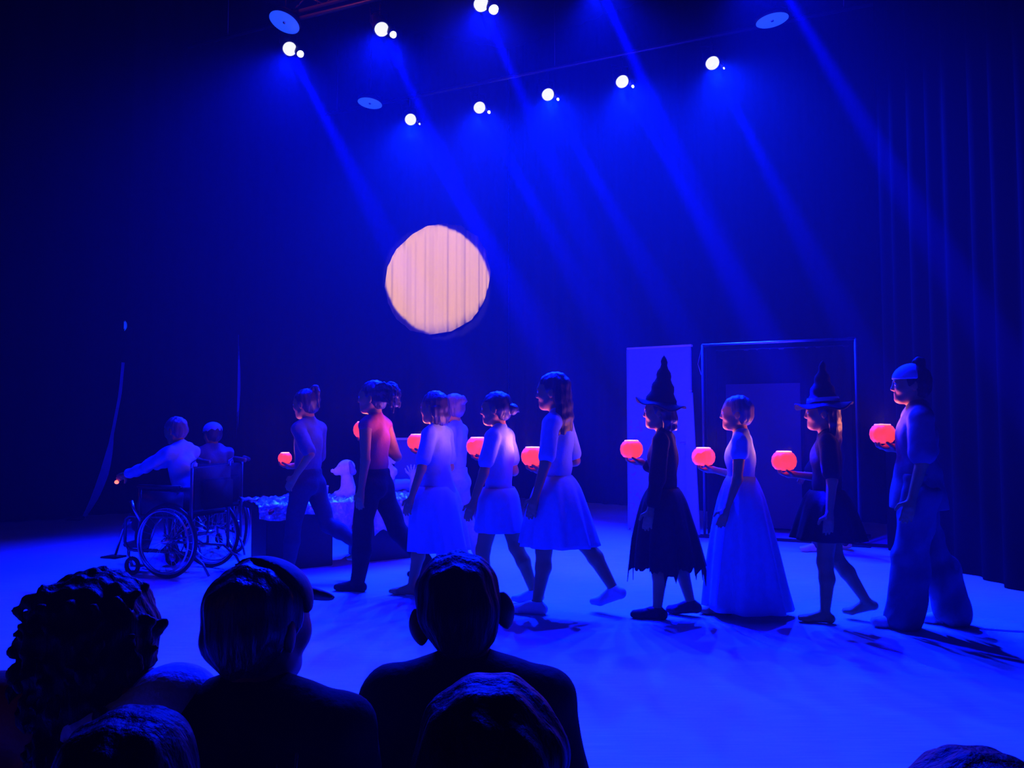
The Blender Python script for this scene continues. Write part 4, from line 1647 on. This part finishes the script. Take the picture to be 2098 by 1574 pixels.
# ------------------------------------------------------------------ pale door flat
dA = G(1289, 1086)
dB = G(1424, 1096)
dd = (dB - dA).normalized()
DL = (dB - dA).length
t_ = thing('door_flat', 'tall pale scenery door standing open on the stage behind the first pointed hat', 'scenery door', dA, math.atan2(dd.y, dd.x))
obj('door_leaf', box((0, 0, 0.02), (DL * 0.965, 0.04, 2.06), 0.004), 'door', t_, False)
obj('frame', box((-0.012, -0.006, 2.062), (DL * 0.965 + 0.012, 0.05, 2.085), 0.003), 'white', t_, False)
bm = bmesh.new()
for (x0, x1, z0, z1) in ((-0.012, 0.0, 0, 2.06), (0.05, DL * 0.965 - 0.05, 2.0, 2.006)):
    bm_box(bm, (x0, -0.006, z0), (x1, 0.046, z1))
obj('edge_moulding', bm, 'panel', t_, False)
# lower board leaning against it, a little wider toward the floor
bm = bmesh.new()
vs3 = [bm.verts.new(c) for c in ((DL * 0.90, -0.05, 0.0), (DL * 1.10, -0.05, 0.0), (DL * 1.0, -0.012, 1.55), (DL * 0.90, -0.012, 1.55),
                                 (DL * 0.90, -0.07, 0.0), (DL * 1.10, -0.07, 0.0), (DL * 1.0, -0.03, 1.55), (DL * 0.90, -0.03, 1.55))]
for f in ((0, 1, 2, 3), (7, 6, 5, 4), (0, 4, 5, 1), (1, 5, 6, 2), (2, 6, 7, 3), (3, 7, 4, 0)):
    bm.faces.new([vs3[i] for i in f])
obj('side_board', bm, 'panel', t_, False)
obj('hinge', box((DL * 0.955, -0.04, 1.56), (DL * 0.985, -0.008, 1.58), 0.002), 'white', t_)
obj('handle', tube([(DL * 0.9, -0.002, 1.0), (DL * 0.9, -0.05, 1.0), (DL * 0.82, -0.05, 1.0)], 0.009), 'steel', t_)
tp = obj('floor_tape', box((-0.045, -0.035, 0.0), (0.045, 0.035, 0.016), 0.004), 'tape')
tp.location = G(1418, 1090) + Vector((0.02, -0.20, 0))
tag(tp, 'small white marker block on the floor at the foot of the pale door', 'floor marker')

# ------------------------------------------------------------------ draped frame
fA = G(1444, 1100)
fB = G(1762, 1119)
fd_ = (fB - fA).normalized()
FLn = (fB - fA).length
FH = 2.06
t_ = thing('draped_frame', 'pipe frame hung with dark sheer drapes at the right behind the procession', 'curtain frame', fA, math.atan2(fd_.y, fd_.x))
DP = 0.75
obj('top_rail', tube([(0, 0, FH), (FLn, 0, FH)], 0.014), 'steel', t_)
for (x, y) in ((0, 0), (FLn, 0), (0, DP), (FLn, DP)):
    obj('post', tube([(x, y, 0), (x, y, FH)], 0.014), 'dark_steel', t_)
    obj('base_plate', box((x - 0.10, y - 0.10, 0), (x + 0.10, y + 0.10, 0.012), 0.003), 'black_paint', t_, False)
obj('side_rail', tube([(0, 0, FH), (0, DP, FH)], 0.012), 'dark_steel', t_)
obj('side_rail', tube([(FLn, 0, FH), (FLn, DP, FH)], 0.012), 'dark_steel', t_)
obj('rear_rail', tube([(0, DP, FH), (FLn, DP, FH)], 0.012), 'dark_steel', t_)
obj('tie_cord', tube([(0, 0, FH), (-0.06, 0.05, FH - 0.2), (-0.02, 0.02, FH - 0.32)], 0.004, 6), 'steel', t_)
pleated('rear_drape', [(0.02, DP - 0.02), (FLn - 0.02, DP - 0.02)], 0.02, FH, 'curtain', amp=0.02, wave=0.13, kind=None, parent=t_, seed=5)
pleated('side_drape', [(0.03, 0.03), (0.03, DP - 0.05)], 0.02, FH, 'curtain', amp=0.012, wave=0.12, kind=None, parent=t_, seed=6)
pleated('side_drape', [(FLn - 0.03, 0.03), (FLn - 0.03, DP - 0.05)], 0.02, FH, 'velvet', amp=0.012, wave=0.12, kind=None, parent=t_, seed=7)
obj('inner_board', box((0.14, DP - 0.12, 0.05), (FLn * 0.62, DP - 0.09, 1.66), 0.004), mat('dark_board', (0.05, 0.05, 0.055), 0.8, noise=0.1, scale=5), t_, False)
obj('floor_rail', box((0, -0.02, 0.0), (FLn + 0.35, 0.02, 0.03), 0.004), 'black_paint', t_, False)

# floor cable on the right
cb = obj('floor_cable', tube([G(1985, 1286) + Vector((0, 0, 0.006)), G(2020, 1291) + Vector((0, 0, 0.006)), G(2060, 1294) + Vector((0, 0, 0.006)), G(2160, 1300) + Vector((0, 0, 0.006))], 0.006, 6), 'tape')
tag(cb, 'thin pale cable lying on the stage floor at the right edge', 'cable')


# ------------------------------------------------------------------ audience, backs to the viewer
def cushion_seat(label, loc, hgt, m='dark'):
    t2 = thing('stool', label, 'stool', loc, 0, 'low padded stools of the audience')
    obj('seat_pad', box((-0.19, -0.17, hgt - 0.06), (0.19, 0.17, hgt), 0.02), m, t2)
    for (x, y) in ((-0.15, -0.13), (0.15, -0.13), (-0.15, 0.13), (0.15, 0.13)):
        obj('leg', tube([(x, y, 0), (x, y, hgt - 0.055)], 0.014), 'dark_steel', t2)
    return t2


def spectator(label, px, Y, topy, H, m_sk='skin', hs=0.15, yaw=90, wide=1.0, head=(0, 0, 0), vox=0.005, arms=None, lean=4, shrug=0.018):
    """seat height follows from where the head top is"""
    top = P(px, topy, Y)
    B = Body(H, legs=((78, 112, 20), (78, 112, 20)), arms=arms or ((12, 12, 50, 20), (12, 12, 50, 20)), lean=lean, head=head, hs=hs, sit=0.0, wide=wide, spread=30, shrug=shrug)
    headtop = B.hc.z + 0.50 * B.hs
    seat_z = top.z - headtop
    B = Body(H, legs=((78, 112, 20), (78, 112, 20)), arms=arms or ((12, 12, 50, 20), (12, 12, 50, 20)), lean=lean, head=head, hs=hs, sit=seat_z, wide=wide, spread=30, shrug=shrug)
    off = Matrix.Rotation(R(yaw), 4, 'Z') @ Vector((B.hc.x, B.hc.y, 0))
    loc = Vector((top.x - off.x, Y - off.y, 0))
    t2 = thing('person', label, 'person', loc, R(yaw), 'audience seen from behind')
    return t2, B, loc, seat_z


# crew-cut boy with big ears
t_, B, loc, sz = spectator('boy with cropped hair and protruding ears in a dark shirt, seen from behind', 945, 1.50, 1137, 1.44, 'skin_dark', hs=0.148, head=(4, 0, -10))
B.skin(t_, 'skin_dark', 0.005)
for y in (-1, 1):
    F = Field()
    F.ell(B.HP(-.07, y * .385, -.05), (.05 * B.hs, .09 * B.hs, .17 * B.hs), 0.01, B.hr @ rotm(y * -35))
    F.cone(B.HP(-.03, y * .30, -.05), B.HP(-.05, y * .37, -.05), .07 * B.hs, .07 * B.hs, 0.02)
    obj('ear', F.mesh('ear', 0.004), 'skin_dark', t_)
B.hair(t_, 'hair_black', 'crew', 0.005)
B.shirt(t_, 'black', 0.9, hem=-0.03, g=0.014, folds=0.003, flare=0.01)
B.trousers(t_, 'black2')
cushion_seat('low stool under the boy with cropped hair', loc, sz)

# boy with a cap and straps
t_, B, loc, sz = spectator('seated child in a dark cap with brim to the right and thin shoulder straps', 540, 1.32, 1158, 1.42, hs=0.146, head=(-26, 0, 0))
B.skin(t_, 'skin_dark', 0.005)
B.hair(t_, 'hair', 'short', 0.005)
B.shirt(t_, 'black', 0.9, hem=-0.03, g=0.012, folds=0.003)
B.trousers(t_, 'black2')
F = Field()
F.ell(B.HP(-.06, 0, .20), (.475 * B.hs, .405 * B.hs, .375 * B.hs), 0.01, B.hr)
cq = B.HP(.12, 0, .12)
hx_, hz_ = B.hr @ Vector((1, 0, 0)), B.hr @ Vector((-.45, 0, .89))
cp = obj('cap', F.mesh('cap', 0.005, 0.0008, clip=lambda X, Y, Z: np.maximum(cq.z - Z, -((X - cq.x) * hx_.x + (Y - cq.y) * hx_.y) - (Z - cq.z) * 0.5)), 'cap', t_)
F = Field()
F.ell(B.HP(.46, 0, .20), (.30 * B.hs, .29 * B.hs, .05 * B.hs), 0.01, B.hr @ rotm(0, 22))
obj('brim', F.mesh('brim', 0.005), 'cap', cp)
for sy in (0.045, 0.075):
    obj('strap', tube([B.neck0 + Vector((-0.052, -sy, -0.20)), B.neck0 + Vector((-0.075, -sy - 0.01, -0.10)), B.neck0 + Vector((-0.052, -sy - 0.012, -0.008)), B.neck0 + Vector((0.0, -sy - 0.012, 0.018))], 0.003, 6), 'mid', t_)
cushion_seat('low stool under the child with the cap brim', loc, sz)

# woman with curly hair
t_, B, loc, sz = spectator('person with big curly dark hair, rust-red top and grey shawl, far left of the audience', 212, 1.34, 1188, 1.44, hs=0.143, head=(-8, 0, 0), wide=1.05, shrug=0.05)
B.skin(t_, 'skin', 0.006)
B.hair(t_, 'hair_black', 'curly', 0.005)
B.shirt(t_, 'rust', 1.0, hem=-0.03, g=0.014, folds=0.004)
B.trousers(t_, 'black2')
F = Field()
F.cone(B.neck0 + Vector((-0.03, -0.02, 0.0)), B.arm[1][0] + Vector((-0.01, 0.0, 0.012)), 0.045, 0.062, 0.03)
F.cone(B.arm[1][0] + Vector((-0.01, 0, 0.012)), B.arm[1][1] + Vector((0, -0.01, 0)), 0.062, 0.055, 0.03)
F.cone(B.neck0 + Vector((-0.05, -0.03, -0.02)), B.neck0 + Vector((-0.09, -0.09, -0.22)), 0.035, 0.05, 0.03)
obj('shawl', F.mesh('shawl', 0.007, 0.003), 'shawl', t_)
cushion_seat('low stool under the person with curly hair', loc, sz)

# nearest row
t_, B, loc, sz = spectator('head at the bottom centre', 1005, 0.86, 1402, 1.38, hs=0.158, head=(0, 0, 0))
t_['label'] = 'head with blue-lit dark hair nearest the viewer at the bottom centre'
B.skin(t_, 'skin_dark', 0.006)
B.hair(t_, 'hair_black', 'bob', 0.005)
B.shirt(t_, 'black', 0.9, hem=-0.03, g=0.012)
B.trousers(t_, 'black2')
cushion_seat('low stool under the nearest spectator at the bottom centre', loc, sz)

t_, B, loc, sz = spectator('rounded dark head nearest the viewer at the bottom left corner', 275, 0.92, 1462, 1.38, hs=0.150)
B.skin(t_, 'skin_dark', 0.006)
B.hair(t_, 'hair_black', 'short', 0.006)
B.shirt(t_, 'black2', 1.8, hem=-0.03, g=0.016)
B.trousers(t_, 'black2')
cushion_seat('low stool under the nearest spectator at the bottom left', loc, sz)

t_, B, loc, sz = spectator('top of a dark head at the bottom right corner of the audience', 1995, 0.80, 1548, 1.34, hs=0.15)
B.skin(t_, 'skin_dark', 0.007)
B.hair(t_, 'hair_black', 'short', 0.006)
B.shirt(t_, 'black', 0.9, hem=-0.03, g=0.012)
B.trousers(t_, 'black2')
cushion_seat('low stool under the spectator at the bottom right', loc, sz)
